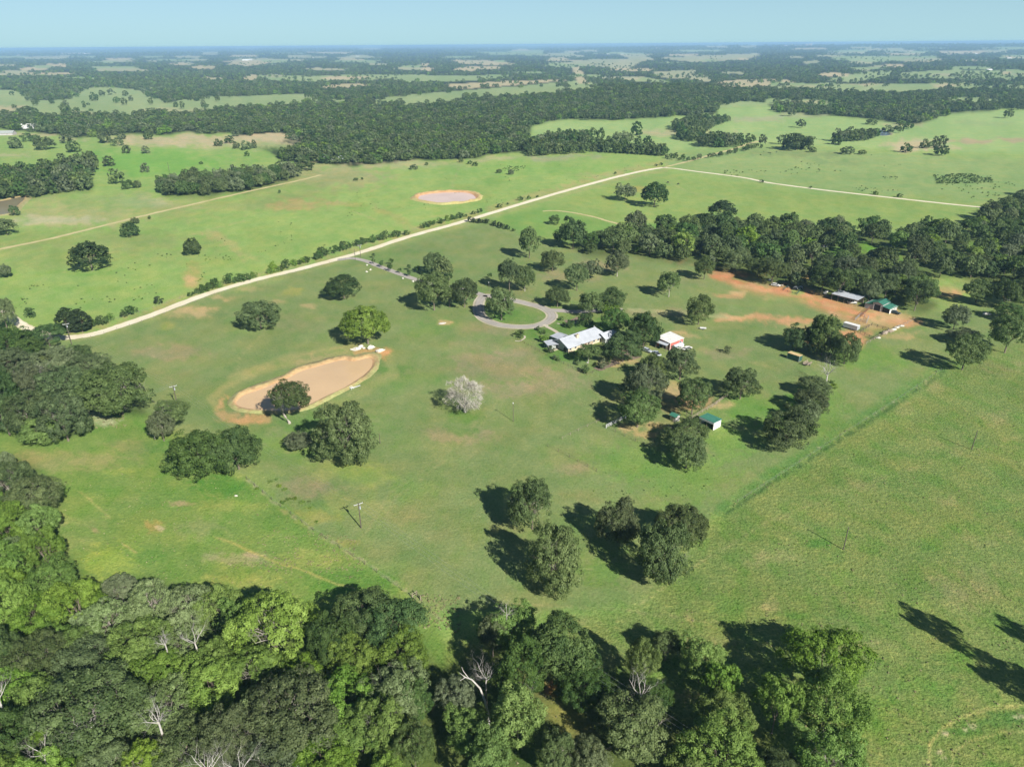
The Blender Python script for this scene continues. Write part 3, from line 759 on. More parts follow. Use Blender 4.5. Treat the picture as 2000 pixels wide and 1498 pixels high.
M['track'] = road_mat("earth_track", C(216, 202, 152), C(194, 184, 130), (.85, .86, .8))
M['drive'] = road_mat("asphalt_drive", C(188, 180, 170), C(172, 165, 156), (.9, .9, .9))
M['paving'] = road_mat("concrete_edging", C(214, 204, 182), C(198, 186, 164), (.9, .9, .9))

def catmull(p, n=8):
    p = [Vector(q) for q in p]
    out = []
    for i in range(len(p) - 1):
        a, b, c, d = p[max(i - 1, 0)], p[i], p[i + 1], p[min(i + 2, len(p) - 1)]
        for k in range(n):
            t = k / n
            out.append(.5 * ((2 * b) + (c - a) * t + (2 * a - 5 * b + 4 * c - d) * t * t + (3 * b - a - 3 * c + d) * t ** 3))
    out.append(p[-1])
    return out

def ribbon(name, pts, width, m, z=.03, rag=.12, kind='structure', closed=False):
    gp = [ground(*q) for q in pts]
    gp = [(g[0], g[1]) for g in gp]
    c = catmull(gp, 10)
    co, f, ac = [], [], []
    n = len(c)
    for i, q in enumerate(c):
        d = (c[min(i + 1, n - 1)] - c[max(i - 1, 0)]).normalized()
        nrm = Vector((-d.y, d.x))
        w = width if not hasattr(width, '__len__') else width[0] + (width[1] - width[0]) * i / n
        for s_ in (-1, -.6, 0, .6, 1):
            e = q + nrm * s_ * w / 2 * (1 + (random.uniform(-rag, rag) if abs(s_) == 1 else 0))
            co.append((e.x, e.y, float(height(e.x, e.y)) + z))
            ac.append(s_)
        if i:
            for j in range(4):
                f.append((5 * i - 5 + j, 5 * i - 4 + j, 5 * i + j + 1, 5 * i + j)[::-1])
    o = link(name, np_mesh(name, co, f, m, [("across", 'FLOAT', ac)]))
    return tag(o, kind=kind)

ribbon("gravel_road", ROAD, (5.6, 6.2), M['gravel'])
ribbon("gravel_road", [(-60, 580), (4, 604), (20, 618), (45, 636), (75, 650), (110, 657)], 5.0, M['gravel'], z=.026)
ribbon("farm_track", [(1296, 327.5), (1350, 314), (1400, 300), (1440, 289), (1462, 281), (1485, 276)], (4.5, 6), M['track'], rag=.2)
ribbon("gravel_road", [(1296, 328), (1322, 330), (1350, 334), (1450, 347), (1500, 357), (1600, 370.5), (1750, 387.5), (1850, 398.5), (1935, 407), (2060, 420)], 4.6, M['gravel'], z=.034)
ribbon("farm_track", [(-100, 510), (0, 487), (100, 466), (200, 441.5), (300, 417), (400, 394), (500, 371), (560, 358), (600, 349), (626, 342)], 4.8, M['track'], rag=.25)
ribbon("farm_track", [(1060, 413), (1085, 412), (1120, 416), (1160, 424), (1190, 433), (1222, 441)], 3.0, M['track'], rag=.3)
ribbon("driveway", [(660, 508), (688, 505), (714, 510), (740, 520), (780, 535), (815, 547), (850, 556), (905, 566), (925, 571), (945, 577)], 4.4, M['drive'], z=.04, rag=.04)
LOOP = [(945, 577), (936, 590), (935, 608), (944, 622), (968, 633), (1000, 638), (1035, 638), (1062, 632), (1077, 621), (1075, 611), (1058, 601), (1025, 592), (990, 584), (962, 579), (945, 577)]
ribbon("driveway", LOOP, 5.9, M['paving'], z=.036, rag=.02)
ribbon("driveway", LOOP, 4.2, M['drive'], z=.044, rag=.02)
ribbon("driveway", [(1070, 606), (1095, 607), (1125, 609), (1160, 607), (1190, 604), (1215, 606)], 5.0, M['drive'], z=.048, rag=.05)
ribbon("front_walk", [(1062, 634), (1072, 640), (1083, 646), (1092, 652)], 2.0, M['paving'], z=.05)

def pond(px_pts, bank_in, bank_out, name, wcol, hb, w, nsub=4, far_extra=0.0):
    gp = [ground(*q) for q in px_pts]
    gp.append(gp[0])
    c = catmull([(g[0], g[1]) for g in gp], nsub)[:-1]
    n = len(c)
    cen = sum(c, Vector((0, 0))) / n
    z0 = float(height(cen.x, cen.y))
    m = bpy.data.materials.new(name + "_water")
    nt, p = nodes_of(m)
    pos = position(nt)
    nt.links.new(mix_rgb(nt, wcol, tuple(x * .9 for x in wcol), remap(nt, noise(nt, .05, 3, pos), .35, .7)), p.inputs["Base Color"])
    p.inputs["Roughness"].default_value = .22
    p.inputs["Specular IOR Level"].default_value = .25
    b = nt.nodes.new("ShaderNodeBump")
    b.inputs["Strength"].default_value = .08
    b.inputs["Distance"].default_value = .02
    nt.links.new(noise(nt, 1.2, 3, pos), b.inputs["Height"])
    nt.links.new(b.outputs[0], p.inputs["Normal"])
    wv = [(q.x, q.y, z0 + .06) for q in c]
    me = bpy.data.meshes.new(name)
    me.from_pydata(wv, [], [tuple(range(n))])
    me.materials.append(m)
    if me.polygons[0].normal.z < 0:
        me.flip_normals()
    tag(link(name, me), kind='structure')
    rings = [(-.5, -.2, 0), (0.0, .075, 0), (.16, .35, .15), (.38, .95, .45), (.6, 1.0, .7), (.82, .5, .9), (1.12, -.12, 1.0)]
    co, cl = [], []
    for (t, hz, mixv) in rings:
        for i, q in enumerate(c):
            d = (c[(i + 1) % n] - c[i - 1]).normalized()
            nr = Vector((d.y, -d.x))
            if (q - cen).dot(nr) < 0:
                nr = -nr
            k = 1 + far_extra * max(0.0, nr.y)
            jit = float(vnoise(np.array(q.x * .23 + t * 9), np.array(q.y * .23))) - .5
            ww = w * k * (1 + .5 * jit)
            e = q + nr * (t * ww if t > 0 else t)
            j2 = float(vnoise(np.array(e.x * .6 + 3), np.array(e.y * .6 + t * 5)))
            co.append((e.x, e.y, z0 + (hz * hb * (1 + jit * .9) * (1 if t <= 0 or t > 1 else .6 + .8 * j2) if hz > .08 else hz)))
            f_ = min(1.0, max(0.0, mixv * (.55 + .9 * j2)))
            a, b_ = np.array(bank_in), np.array(bank_out)
            cl.append((*(a * (1 - f_) + b_ * f_) * (.8 + .4 * j2), .4))
    fs = []
    for r in range(len(rings) - 1):
        for i in range(n):
            i2 = (i + 1) % n
            fs.append((r * n + i, r * n + i2, (r + 1) * n + i2, (r + 1) * n + i))
    bm_ = bpy.data.materials.get("bank_earth")
    if bm_ is None:
        bm_ = bpy.data.materials.new("bank_earth")
        nt, p = nodes_of(bm_)
        at = nt.nodes.new("ShaderNodeAttribute"); at.attribute_name = "cover"
        pos = position(nt)
        nt.links.new(mix_rgb(nt, at.outputs["Color"], mix_rgb(nt, at.outputs["Color"], (.75, .72, .68), 1.0, 'MULTIPLY'), remap(nt, noise(nt, .8, 5, pos), .4, .7)), p.inputs["Base Color"])
        p.inputs["Roughness"].default_value = .95
        bb = nt.nodes.new("ShaderNodeBump"); bb.inputs["Strength"].default_value = .6; bb.inputs["Distance"].default_value = .3
        nt.links.new(noise(nt, 1.1, 4, pos), bb.inputs["Height"]); nt.links.new(bb.outputs[0], p.inputs["Normal"])
    tag(link("pond_bank", np_mesh("pond_bank", co, fs, bm_, [("cover", 'FLOAT_COLOR', np.array(cl))])), kind='structure')

near_px = [(245, 940), (300, 890), (400, 855), (520, 810), (640, 760), (740, 705), (860, 670), (980, 635), (1090, 612), (1150, 625), (1210, 612), (1280, 598), (1310, 620), (1300, 670), (1250, 725),
           (1180, 775), (1080, 835), (960, 890), (850, 945), (740, 990), (600, 1010), (400, 1000), (300, 985), (255, 965)]
pond([(400 + x / 4, 550 + y / 4) for x, y in near_px], C(220, 176, 128), C(160, 162, 104), "pond", C(224, 190, 146), .7, 3.0, far_extra=.9)
far_px = [(410, 985), (430, 930), (560, 890), (800, 860), (1100, 845), (1400, 850), (1560, 880), (1650, 950), (1640, 990), (1500, 1030), (1300, 1060), (1000, 1080), (800, 1075), (600, 1040), (470, 1010)]
pond([(780 + x / 11.11, 300 + y / 11.11) for x, y in far_px], C(224, 168, 120), C(190, 184, 116), "pond", C(238, 206, 186), 1.3, 5.5, far_extra=.6)
pond([(-60, 398), (0, 393), (30, 387), (46, 384), (47, 390), (36, 400), (24, 412), (10, 419), (-60, 424)], C(196, 168, 116), C(168, 166, 108), "pond", C(150, 140, 112), .6, 5.0)
pond([(1700, 258), (1716, 253), (1724, 256), (1740, 262), (1728, 266), (1708, 264)], C(170, 160, 120), C(150, 170, 104), "pond", C(110, 122, 124), .5, 5.0)

# ------------------------------------------------------------------ tree prototypes
def unit(v):
    return v / np.maximum(np.linalg.norm(v, axis=1, keepdims=True), 1e-6)

def crown_mesh(name, seed, m, a=7.0, b=5.0, nclump=130, nleaf=11000, leaf=.42, rc=(.20, .34), aspect=.75, low=-.5, lumps=.22, up=.30, shell=.55, radial=0.0, pointy=0.0, sub=7, rs=(.32, .50)):
    """lobes set over a crown, each built of leaf clumps, each clump of leaf sprays"""
    r = np.random.RandomState(seed)
    d = unit(r.randn(nclump * 4, 3))
    d = d[d[:, 2] > low][:nclump]
    k = len(d)
    ph = r.rand(6) * 6.28
    azi = np.arctan2(d[:, 1], d[:, 0])
    lob = 1 + lumps * (np.sin(2 * azi + ph[0]) * .5 + np.sin(3 * azi + ph[1] + 2 * d[:, 2]) * .6 + np.sin(5 * azi + ph[2] - 3 * d[:, 2]) * .4)
    rr = (shell + (1 - shell) * r.rand(k) ** .45) * lob * .80
    if pointy:
        rr *= 1 - pointy * .5 * np.clip(1 - np.abs(d[:, 2]), 0, 1) * smooth(-.2, 1.0, d[:, 2])
    cen = d * rr[:, None] * np.array([a, a, b])
    rad = a * r.uniform(rc[0], rc[1], k)
    ltone = np.clip(.45 + .22 * r.randn(k), 0, 1)
    # clumps on the lobes
    li = r.choice(k, k * sub, p=rad ** 2 / (rad ** 2).sum())
    sd_ = unit(r.randn(k * sub, 3) + d[li] * .9 + np.array([0, 0, up]))
    sc = cen[li] + sd_ * (rad[li] * r.uniform(.65, 1.1, k * sub))[:, None] * np.array([1, 1, .8])
    sr = rad[li] * r.uniform(rs[0], rs[1], k * sub)
    stone = np.clip(ltone[li] + .18 * r.randn(k * sub), 0, 1)
    ci = r.choice(k * sub, nleaf, p=sr ** 2 / (sr ** 2).sum())
    ld = unit(r.randn(nleaf, 3) + sd_[ci] * .8 + np.array([0, 0, .35]))
    pos = sc[ci] + ld * (sr[ci] * (.7 + .45 * r.rand(nleaf)))[:, None] * np.array([1, 1, .75])
    gd = unit(pos / np.array([a, a, b]))
    nrm = unit(ld * .95 + sd_[ci] * .25 + np.array([0, 0, .15]) + r.randn(nleaf, 3) * .38)
    t = unit(np.cross(nrm, r.randn(nleaf, 3)))
    if radial:
        t = unit(gd * radial + r.randn(nleaf, 3) * .5)
        nrm = unit(np.cross(t, r.randn(nleaf, 3)))
    bt = np.cross(nrm, t)
    s = leaf * r.uniform(.6, 1.35, nleaf)[:, None]
    P = np.stack([pos - t * s * .5, pos + bt * s * .5 * aspect, pos + t * s * .5, pos - bt * s * .5 * aspect], 1)
    tone = np.clip(stone[ci] * .7 + r.rand(nleaf) * .4 - .05, 0, 1)
    f = np.arange(nleaf * 4).reshape(-1, 4)
    return np_mesh(name, P.reshape(-1, 3), f, m, [("tone", 'FLOAT', np.repeat(tone, 4))])

def limb(mb, rnd, p, d, L, r, depth, n=5, spread=.75, up=.12):
    """one crooked limb and its branches"""
    pts, rad = [p], [r]
    q, dd = Vector(p), Vector(d).normalized()
    for i in range(4):
        dd = (dd + Vector((rnd.uniform(-1, 1), rnd.uniform(-1, 1), rnd.uniform(-.6, 1) * 1.0)) * .22 + Vector((0, 0, up))).normalized()
        q = q + dd * L / 4
        pts.append(tuple(q))
        rad.append(r * (1 - .17 * (i + 1)))
        if depth and i >= 1:
            for _ in range(1 if depth > 1 else 2):
                ax = dd.cross(Vector((rnd.uniform(-1, 1), rnd.uniform(-1, 1), rnd.uniform(-1, 1)))).normalized()
                limb(mb, rnd, tuple(q), dd * (1 - spread * .5) + ax * spread, L * rnd.uniform(.5, .72), rad[-1] * .62, depth - 1, max(3, n - 1), spread, up)
    mb.tube(pts, rad, n)

def trunk_mesh(name, seed, m, lean=0.0, nl=5):
    """one unit tall to the crown's middle, limbs forking below it"""
    rnd = random.Random(seed)
    mb = MB()
    lx, ly = lean, lean * .4
    mb.tube([(0, 0, -.03), (0, 0, .05), (lx * .3, ly * .3, .25), (lx * .6, ly * .6, .5)], [.075, .052, .042, .036], 7)
    for k in range(nl):
        t = 2 * math.pi * (k + rnd.uniform(-.3, .3)) / nl
        limb(mb, rnd, (lx * .5, ly * .5, rnd.uniform(.36, .5)), (math.cos(t), math.sin(t), rnd.uniform(.6, 1.3)), .72, .026, 1, 4)
    return mb.mesh(name, m)

def snag_mesh(name, seed, depth=3, L=2.6, r=.15, spread=.8, n0=5, h=6.0, up=.1):
    rnd = random.Random(seed)
    mb = MB()
    mb.tube([(0, 0, -.2), (.05, 0, h * .5), (.15, .05, h)], [r * 1.6, r * 1.3, r], 7)
    for k in range(n0):
        t = 2 * math.pi * (k + rnd.uniform(-.25, .25)) / n0
        limb(mb, rnd, (.12, .04, h * rnd.uniform(.72, .99)), (math.cos(t), math.sin(t), rnd.uniform(.4, 1.2)), L * rnd.uniform(.7, 1.2), r * .62, depth, 4, spread, up)
    return mb.mesh(name, M['deadwood'])

KINDS = {   # crown variants: near / middle distance, and the words for the look
    'oak': dict(n=4, a=7, b=5.2), 'dark': dict(n=3, a=7, b=5.4), 'bright': dict(n=4, a=7, b=5.8), 'lime': dict(n=2, a=7, b=5.6),
    'pale': dict(n=2, a=7, b=5.6), 'grey': dict(n=2, a=7, b=5.2), 'cedar': dict(n=2, a=4, b=6.0), 'dome': dict(n=1, a=7, b=6.0)}
KINDS['darkdome'] = dict(n=1, a=7, b=6.0)
M['dome'], M['darkdome'] = M['bright'], foliage("deep_leaves", (.026, .054, .018), (.086, .132, .044))
NEAR, MIDP, FARP, VFAR = {}, {}, {}, {}
for ki, (kn, kd) in enumerate(KINDS.items()):
    extra = dict(pointy=.8, low=-.85, lumps=.12) if kn == 'cedar' else {}
    if kn in ('dome', 'darkdome'):
        extra = dict(pointy=.55, low=-.35, lumps=.06, shell=.75)
    if kn in ('bright', 'lime', 'pale'):
        extra = dict(rc=(.18, .31), lumps=.24, sub=8, low=-.6)
    NEAR[kn] = [crown_mesh("crown", 100 + ki * 10 + v, M[kn], kd['a'], kd['b'], 70, 21000, .345, **extra) for v in range(kd['n'])]
    MIDP[kn] = [crown_mesh("crown", 200 + ki * 10 + v, M[kn], kd['a'], kd['b'], 60, 3600, .80, **extra) for v in range(min(3, kd['n']))]
BARE = crown_mesh("crown", 77, M['twig'], 7, 5.5, 60, 4200, 1.5, aspect=.055, radial=1.0, low=-.4, shell=.35)
for kn in ('oak', 'dark', 'grey', 'bright'):
    FARP[kn] = [crown_mesh("far_crown", 300 + v, M[kn], 7, 5.2, 30, 700, 1.7, low=-.8, sub=4) for v in range(2)]
    VFAR[kn] = [crown_mesh("distant_crown", 400 + v, M[kn], 7, 5.2, 16, 150, 3.6, low=-.8, sub=2) for v in range(2)]
TRUNKS = [trunk_mesh("trunk", 10 + k, M['bark']) for k in range(3)] + [trunk_mesh("trunk", 14, M['palebark'])]
LEAN = trunk_mesh("trunk", 21, M['palebark'], lean=.35, nl=4)
def limbs_mesh(seed):
    rnd = random.Random(seed)
    mb = MB()
    for k in range(9):
        t = 2 * math.pi * (k + rnd.uniform(-.3, .3)) / 9
        limb(mb, rnd, (0, 0, -.45), (math.cos(t) * rnd.uniform(.3, 1), math.sin(t) * rnd.uniform(.3, 1), rnd.uniform(.7, 1.5)), .85, .022, 2, 3, .7, .02)
    return mb.mesh("limbs", M['palebark'])
LIMBS = [limbs_mesh(61), limbs_mesh(62)]
BARETREE = snag_mesh("branches", 51, depth=4, L=4.6, r=.34, n0=10, h=2.4, up=.05)
SNAGS = [snag_mesh("dead_branches", 40, n0=6, L=3.6, h=2.2, r=.13), snag_mesh("dead_branches", 41, n0=9, L=3.0, h=3, r=.13), snag_mesh("dead_branches", 42, n0=5, L=3.0, h=2.6, r=.12)]

# ------------------------------------------------------------------ where every tree stands
TREES = []          # dict(x, y, a, b, zc, kind, label, group, size, mesh)
def tree_px(x0, y0, x1, y1, kind, label, group=None, base=None, cl=.22, trunk=None, squash=(.55, 1.7), bare=False):
    """a tree whose crown fills this box in the photograph; base = where its trunk meets the grass"""
    cx, cy, hw, hh = (x0 + x1) / 2, (y0 + y1) / 2, (x1 - x0) / 2, (y1 - y0) / 2
    g = ground(cx, y1)
    if np.isnan(g).any():
        return
    X, Y, z0 = g[0], g[1], float(height(g[0], g[1]))
    d = rays(cx, cy)
    zc = 5.0
    for _ in range(12):
        dep = Y * math.cos(PITCH) + (CAMH - z0 - zc) * math.sin(PITCH)
        a = hw * dep / FOC * .97
        th = math.atan2(CAMH - z0 - zc, math.hypot(X, Y))
        hp = hh * dep / FOC * .97
        b = math.sqrt(max(hp * hp - (a * math.sin(th)) ** 2, 0)) / math.cos(th)
        b = min(max(b, squash[0] * a), squash[1] * a)
        if base is not None:
            gb = ground(*base)
            rb = math.hypot(gb[0], gb[1])
            t = rb / math.hypot(d[0], d[1])
            zc = CAMH + d[2] * t - z0
            X, Y = d[0] * t, d[1] * t
        else:
            zc = b * (1 + cl)
            t = (z0 + zc - CAMH) / d[2]
            X, Y = d[0] * t, d[1] * t
            z0 = float(height(X, Y))
    TREES.append(dict(x=X, y=Y, z=z0, a=a, b=b, zc=max(zc, b * .8), kind=kind, label=label, group=group, size=a / dep, trunk=trunk, bare=bare, fixed=True))

def wood(poly, spacing, a_rng, kinds, group, labels, tries=4000, bscale=(.72, .95), avoid=True, holes=(), cap=None):
    """fill a wood, given by the line of its trunks, with trees at a natural spacing"""
    xs, ys = [p[0] for p in poly], [p[1] for p in poly]
    pts = ground(RNG.uniform(min(xs), max(xs), tries), RNG.uniform(min(ys), max(ys), tries))
    # even spread over the land, not over the picture
    pts = pts[~np.isnan(pts).any(1)]
    lo, hi = pts.min(0), pts.max(0)
    cand = np.stack([RNG.uniform(lo[0], hi[0], tries), RNG.uniform(lo[1], hi[1], tries)], 1)
    px, py, _ = project(cand[:, 0], cand[:, 1], height(cand[:, 0], cand[:, 1]))
    keep = inside(poly, px, py)
    for h_ in holes:
        keep &= ~inside(h_, px, py)
    cand = cand[keep]
    put = [(t['x'], t['y'], t['a']) for t in TREES if t['fixed']] if avoid else []
    new = []
    for q in cand:
        if any((q[0] - x) ** 2 + (q[1] - y) ** 2 < (spacing * .55 + .45 * a) ** 2 for x, y, a in put):
            continue
        if any((q[0] - t['x']) ** 2 + (q[1] - t['y']) ** 2 < (spacing * t['sp']) ** 2 for t in new):
            continue
        kd = kinds[RNG.randint(len(kinds))]
        a = RNG.uniform(*a_rng)
        b = a * RNG.uniform(*bscale)
        z0 = float(height(q[0], q[1]))
        dep = q[1] * math.cos(PITCH) + (CAMH - z0) * math.sin(PITCH)
        new.append(dict(x=q[0], y=q[1], z=z0, a=a, b=b, zc=b * 1.28, kind=kd, label=labels(kd, q) if callable(labels) else labels[kd], group=group, size=a / dep, trunk=None, bare=False, fixed=False, sp=RNG.uniform(.85, 1.15)))
        if cap and len(new) >= cap:
            break
    TREES.extend(new)
    return len(new)

# ------------------------------------------------------------------ the trees one can tell apart
T = tree_px
PG = "trees standing apart in the ranch pasture"
T(669, 603, 762, 668, 'dome', "bright green cone-shaped tree above the far end of the brown pond", PG, squash=(.85, 1.25), cl=.02)
T(465, 590, 547, 645, 'oak', "broad dusky oak between the gravel road and the brown pond", PG, cl=.04)
T(634, 538, 706, 584, 'darkdome', "low dark green tree just below the gravel road, pale trunk showing", PG, base=(688, 581))
T(137, 476, 211, 530, 'darkdome', "largest dark tree alone in the bright pasture beyond the road", PG, cl=.02)
T(235, 436, 270, 463, 'darkdome', "round oak beside the farm track, small tree at its back", PG, cl=.03)
T(357, 465, 391, 499, 'dark', "small dark upright tree alone beyond the road hedge", PG, cl=.05)
T(254, 424, 271, 436, 'oak', "little tree on the farm track behind the round oak", PG)
T(868, 740, 946, 806, 'twig', "leafless pale grey tree alone in the middle of the turf", PG, base=(910, 805), bare=True)
T(525, 744, 605, 808, 'oak', "oak on a thick leaning pale trunk at the brown pond's edge", PG, base=(582, 826), trunk='lean')
T(608, 790, 732, 907, 'oak', "huge round oak below the brown pond beside a bare post", PG, cl=.04)
T(556, 846, 612, 878, 'grey', "low greyish oak tucked against the huge round oak", PG)
T(334, 836, 452, 936, 'dark', "broad lush green tree, the lower half of a joined pair", PG, cl=.04)
T(412, 832, 507, 925, 'dark', "lush green tree with a brown trunk opening, upper half of a joined pair", PG, base=(440, 922))
T(300, 783, 367, 822, 'oak', "oak with a stout pale trunk beneath the crossarm pole", PG, base=(353, 836), trunk='lean')
T(289, 806, 338, 860, 'grey', "ragged oak with a bare white forked limb", PG)
T(-6, 514, 21, 541, 'grey', "small grey oak cut by the frame beyond the road", PG)
T(-12, 428, 30, 457, 'oak', "oak cut by the frame below the grey pond", PG)
T(18, 400, 36, 420, 'dark', "upright small tree on the shore of the grey pond", PG)
T(827, 493, 868, 538, 'oak', "left lobe of the twin oak north of the driveway bend", PG, base=(852, 537))
T(848, 498, 883, 538, 'oak', "right lobe of the twin oak north of the driveway bend", PG)
T(812, 533, 880, 602, 'oak', "large oak casting a round shade beside the driveway", PG)
T(855, 560, 900, 598, 'oak', "oak squeezed between two bigger ones beside the driveway", PG)
T(880, 545, 933, 600, 'oak', "oak at the neck of the paved driveway loop", PG, base=(908, 600))
T(951, 565, 1007, 622, 'oak', "oak inside the paved driveway loop", PG)
T(973, 507, 1016, 560, 'oak', "taller oak of the pair on the turf above the loop", PG, cl=.4)
T(1005, 520, 1045, 566, 'oak', "oak with a pale trunk just right of its taller neighbour above the loop", PG, base=(1021, 569), trunk='pale')
T(1010, 447, 1058, 496, 'oak', "oak nearest the dark roadside hedge on the ranch turf", PG, cl=.4)
T(1057, 490, 1102, 529, 'oak', "round-headed oak with a visible trunk amid the upper turf", PG, base=(1079, 530))
T(1105, 515, 1150, 561, 'oak', "oak in front of a pale-trunked one on the upper turf", PG, cl=.4)
T(1139, 505, 1175, 540, 'grey', "thin greyish oak on a tall pale trunk", PG, base=(1154, 547), trunk='pale')
T(1183, 494, 1230, 536, 'grey', "pale greyish oak below the dark wood's corner", PG, base=(1205, 540), trunk='pale')
T(1066, 561, 1112, 598, 'oak', "leaning oak between the loop and the house drive", PG)
HG = "trees around the ranch house"
T(1130, 572, 1180, 615, 'oak', "oak over the parking place behind the house", HG)
T(1172, 562, 1224, 605, 'oak', "tall oak at the back of the house trees", HG)
T(1174, 588, 1212, 612, 'bright', "small green tree under the tall oaks behind the house", HG)
T(1175, 603, 1228, 650, 'dark', "dark tree at the house's far corner", HG)
T(1222, 610, 1296, 680, 'dark', "large dark oak between the house and the red barn", HG)
T(1180, 648, 1256, 706, 'dark', "wide oak covering the house's right wing", HG)
T(1128, 672, 1172, 704, 'oak', "thin-leaved tree on a slender white trunk in the yard lawn", HG, base=(1149, 709), trunk='pale')
T(1105, 624, 1122, 640, 'dark', "little garden tree in the mulch bed behind the house", HG)
T(1130, 610, 1160, 636, 'dark', "garden tree in the mulch bed by the curved kerb", HG)
T(1285, 532, 1332, 576, 'oak', "oak on a pale trunk alone below the wood's edge", PG, base=(1309, 580), trunk='pale')
T(1357, 502, 1398, 543, 'oak', "oak standing at the edge of the orange yard", PG)
T(1341, 577, 1393, 630, 'oak', "open-crowned oak on a tall trunk with a long shade", PG, base=(1365, 634))
BG = "clump of oaks by the green container"
T(1530, 636, 1585, 684, 'dark', "fresh green tree at the left of the clump by the green container", BG)
T(1580, 615, 1645, 690, 'oak', "tallest oak of the clump by the green container", BG)
T(1566, 648, 1628, 712, 'oak', "oak right behind the green container", BG, base=(1605, 692))
T(1624, 652, 1682, 722, 'oak', "oak at the lower right of the clump beside the dead tree", BG, base=(1656, 712))
LG = "oaks round the fenced lot"
T(1412, 720, 1487, 779, 'oak', "round oak outside the upper corner of the fenced lot", LG)
T(1318, 737, 1392, 808, 'oak', "dark oak over the bare floor of the fenced lot", LG)
T(1300, 818, 1382, 870, 'oak', "upper crown of the oak before the green-roofed shelter", LG)
T(1304, 850, 1382, 916, 'oak', "lower crown of the oak before the green-roofed shelter", LG)
T(1207, 762, 1288, 834, 'oak', "oak with its foot by the pale wooden rail fence", LG)
T(1222, 712, 1300, 790, 'grey', "greyish oak in the middle of the lot's row", LG)
T(1250, 693, 1303, 742, 'oak', "oak at the upper end of the lot's row by the trailers", LG)
T(1295, 680, 1366, 740, 'oak', "oak below the white garden shed", LG)
RG = "oaks along the lush drain line"
T(1492, 795, 1590, 873, 'oak', "biggest oak on the lush slope with a broad double shade", RG)
T(1556, 782, 1603, 832, 'grey', "greyish oak leaning on the biggest slope oak", RG)
T(1548, 762, 1622, 806, 'oak', "dark spreading oak above the biggest slope oak", RG)
T(1560, 735, 1622, 775, 'oak', "low dark oak under the bare white tree", RG)
T(1853, 652, 1926, 720, 'oak', "round oak at the head of the drain line", RG)
T(1858, 640, 1910, 672, 'grey', "half bare grey oak behind the round one at the drain head", RG)
T(1843, 597, 1894, 641, 'grey', "open grey oak on a trunk above a long shade", RG, base=(1866, 644))
T(1938, 615, 2010, 686, 'oak', "large dark oak cut by the right frame", RG)
T(1945, 592, 2000, 625, 'dark', "dark tree above the large frame-cut oak", RG)
T(1885, 545, 1940, 590, 'oak', "oak on the tawny slope right of the green-roofed barn", RG)
T(1940, 548, 1992, 600, 'oak', "oak near the frame above the litter heap", RG)
NG = "oaks in the near right-hand field"
T(994, 938, 1086, 1040, 'oak', "near oak, upper of two with joined shade", NG, cl=.03)
T(1028, 1030, 1136, 1158, 'oak', "near oak, lower and larger of two with joined shade", NG, cl=.03)
T(1168, 978, 1248, 1065, 'oak', "smaller near oak alone left of an oak pair", NG, cl=.03)
T(1286, 985, 1378, 1070, 'oak', "upper right oak of the near touching pair", NG, cl=.03)
T(1244, 1022, 1352, 1146, 'oak', "lower left oak of the near touching pair", NG, cl=.03)
T(1253, 360, 1306, 404, 'darkdome', "dense dark round tree in the green field past the road", PG, cl=.02)
T(1200, 360, 1243, 391, 'grey', "thin grey oak left of the dense dark round tree", PG, base=(1229, 392))
T(1072, 420, 1094, 437, 'dark', "small dark tree by the faint track in the green field", PG)
T(1094, 425, 1146, 482, 'dark', "tall dark tree at the wood's outer corner", PG)
T(1384, 394, 1440, 428, 'darkdome', "dark domed tree rising above the wood's far edge", PG)

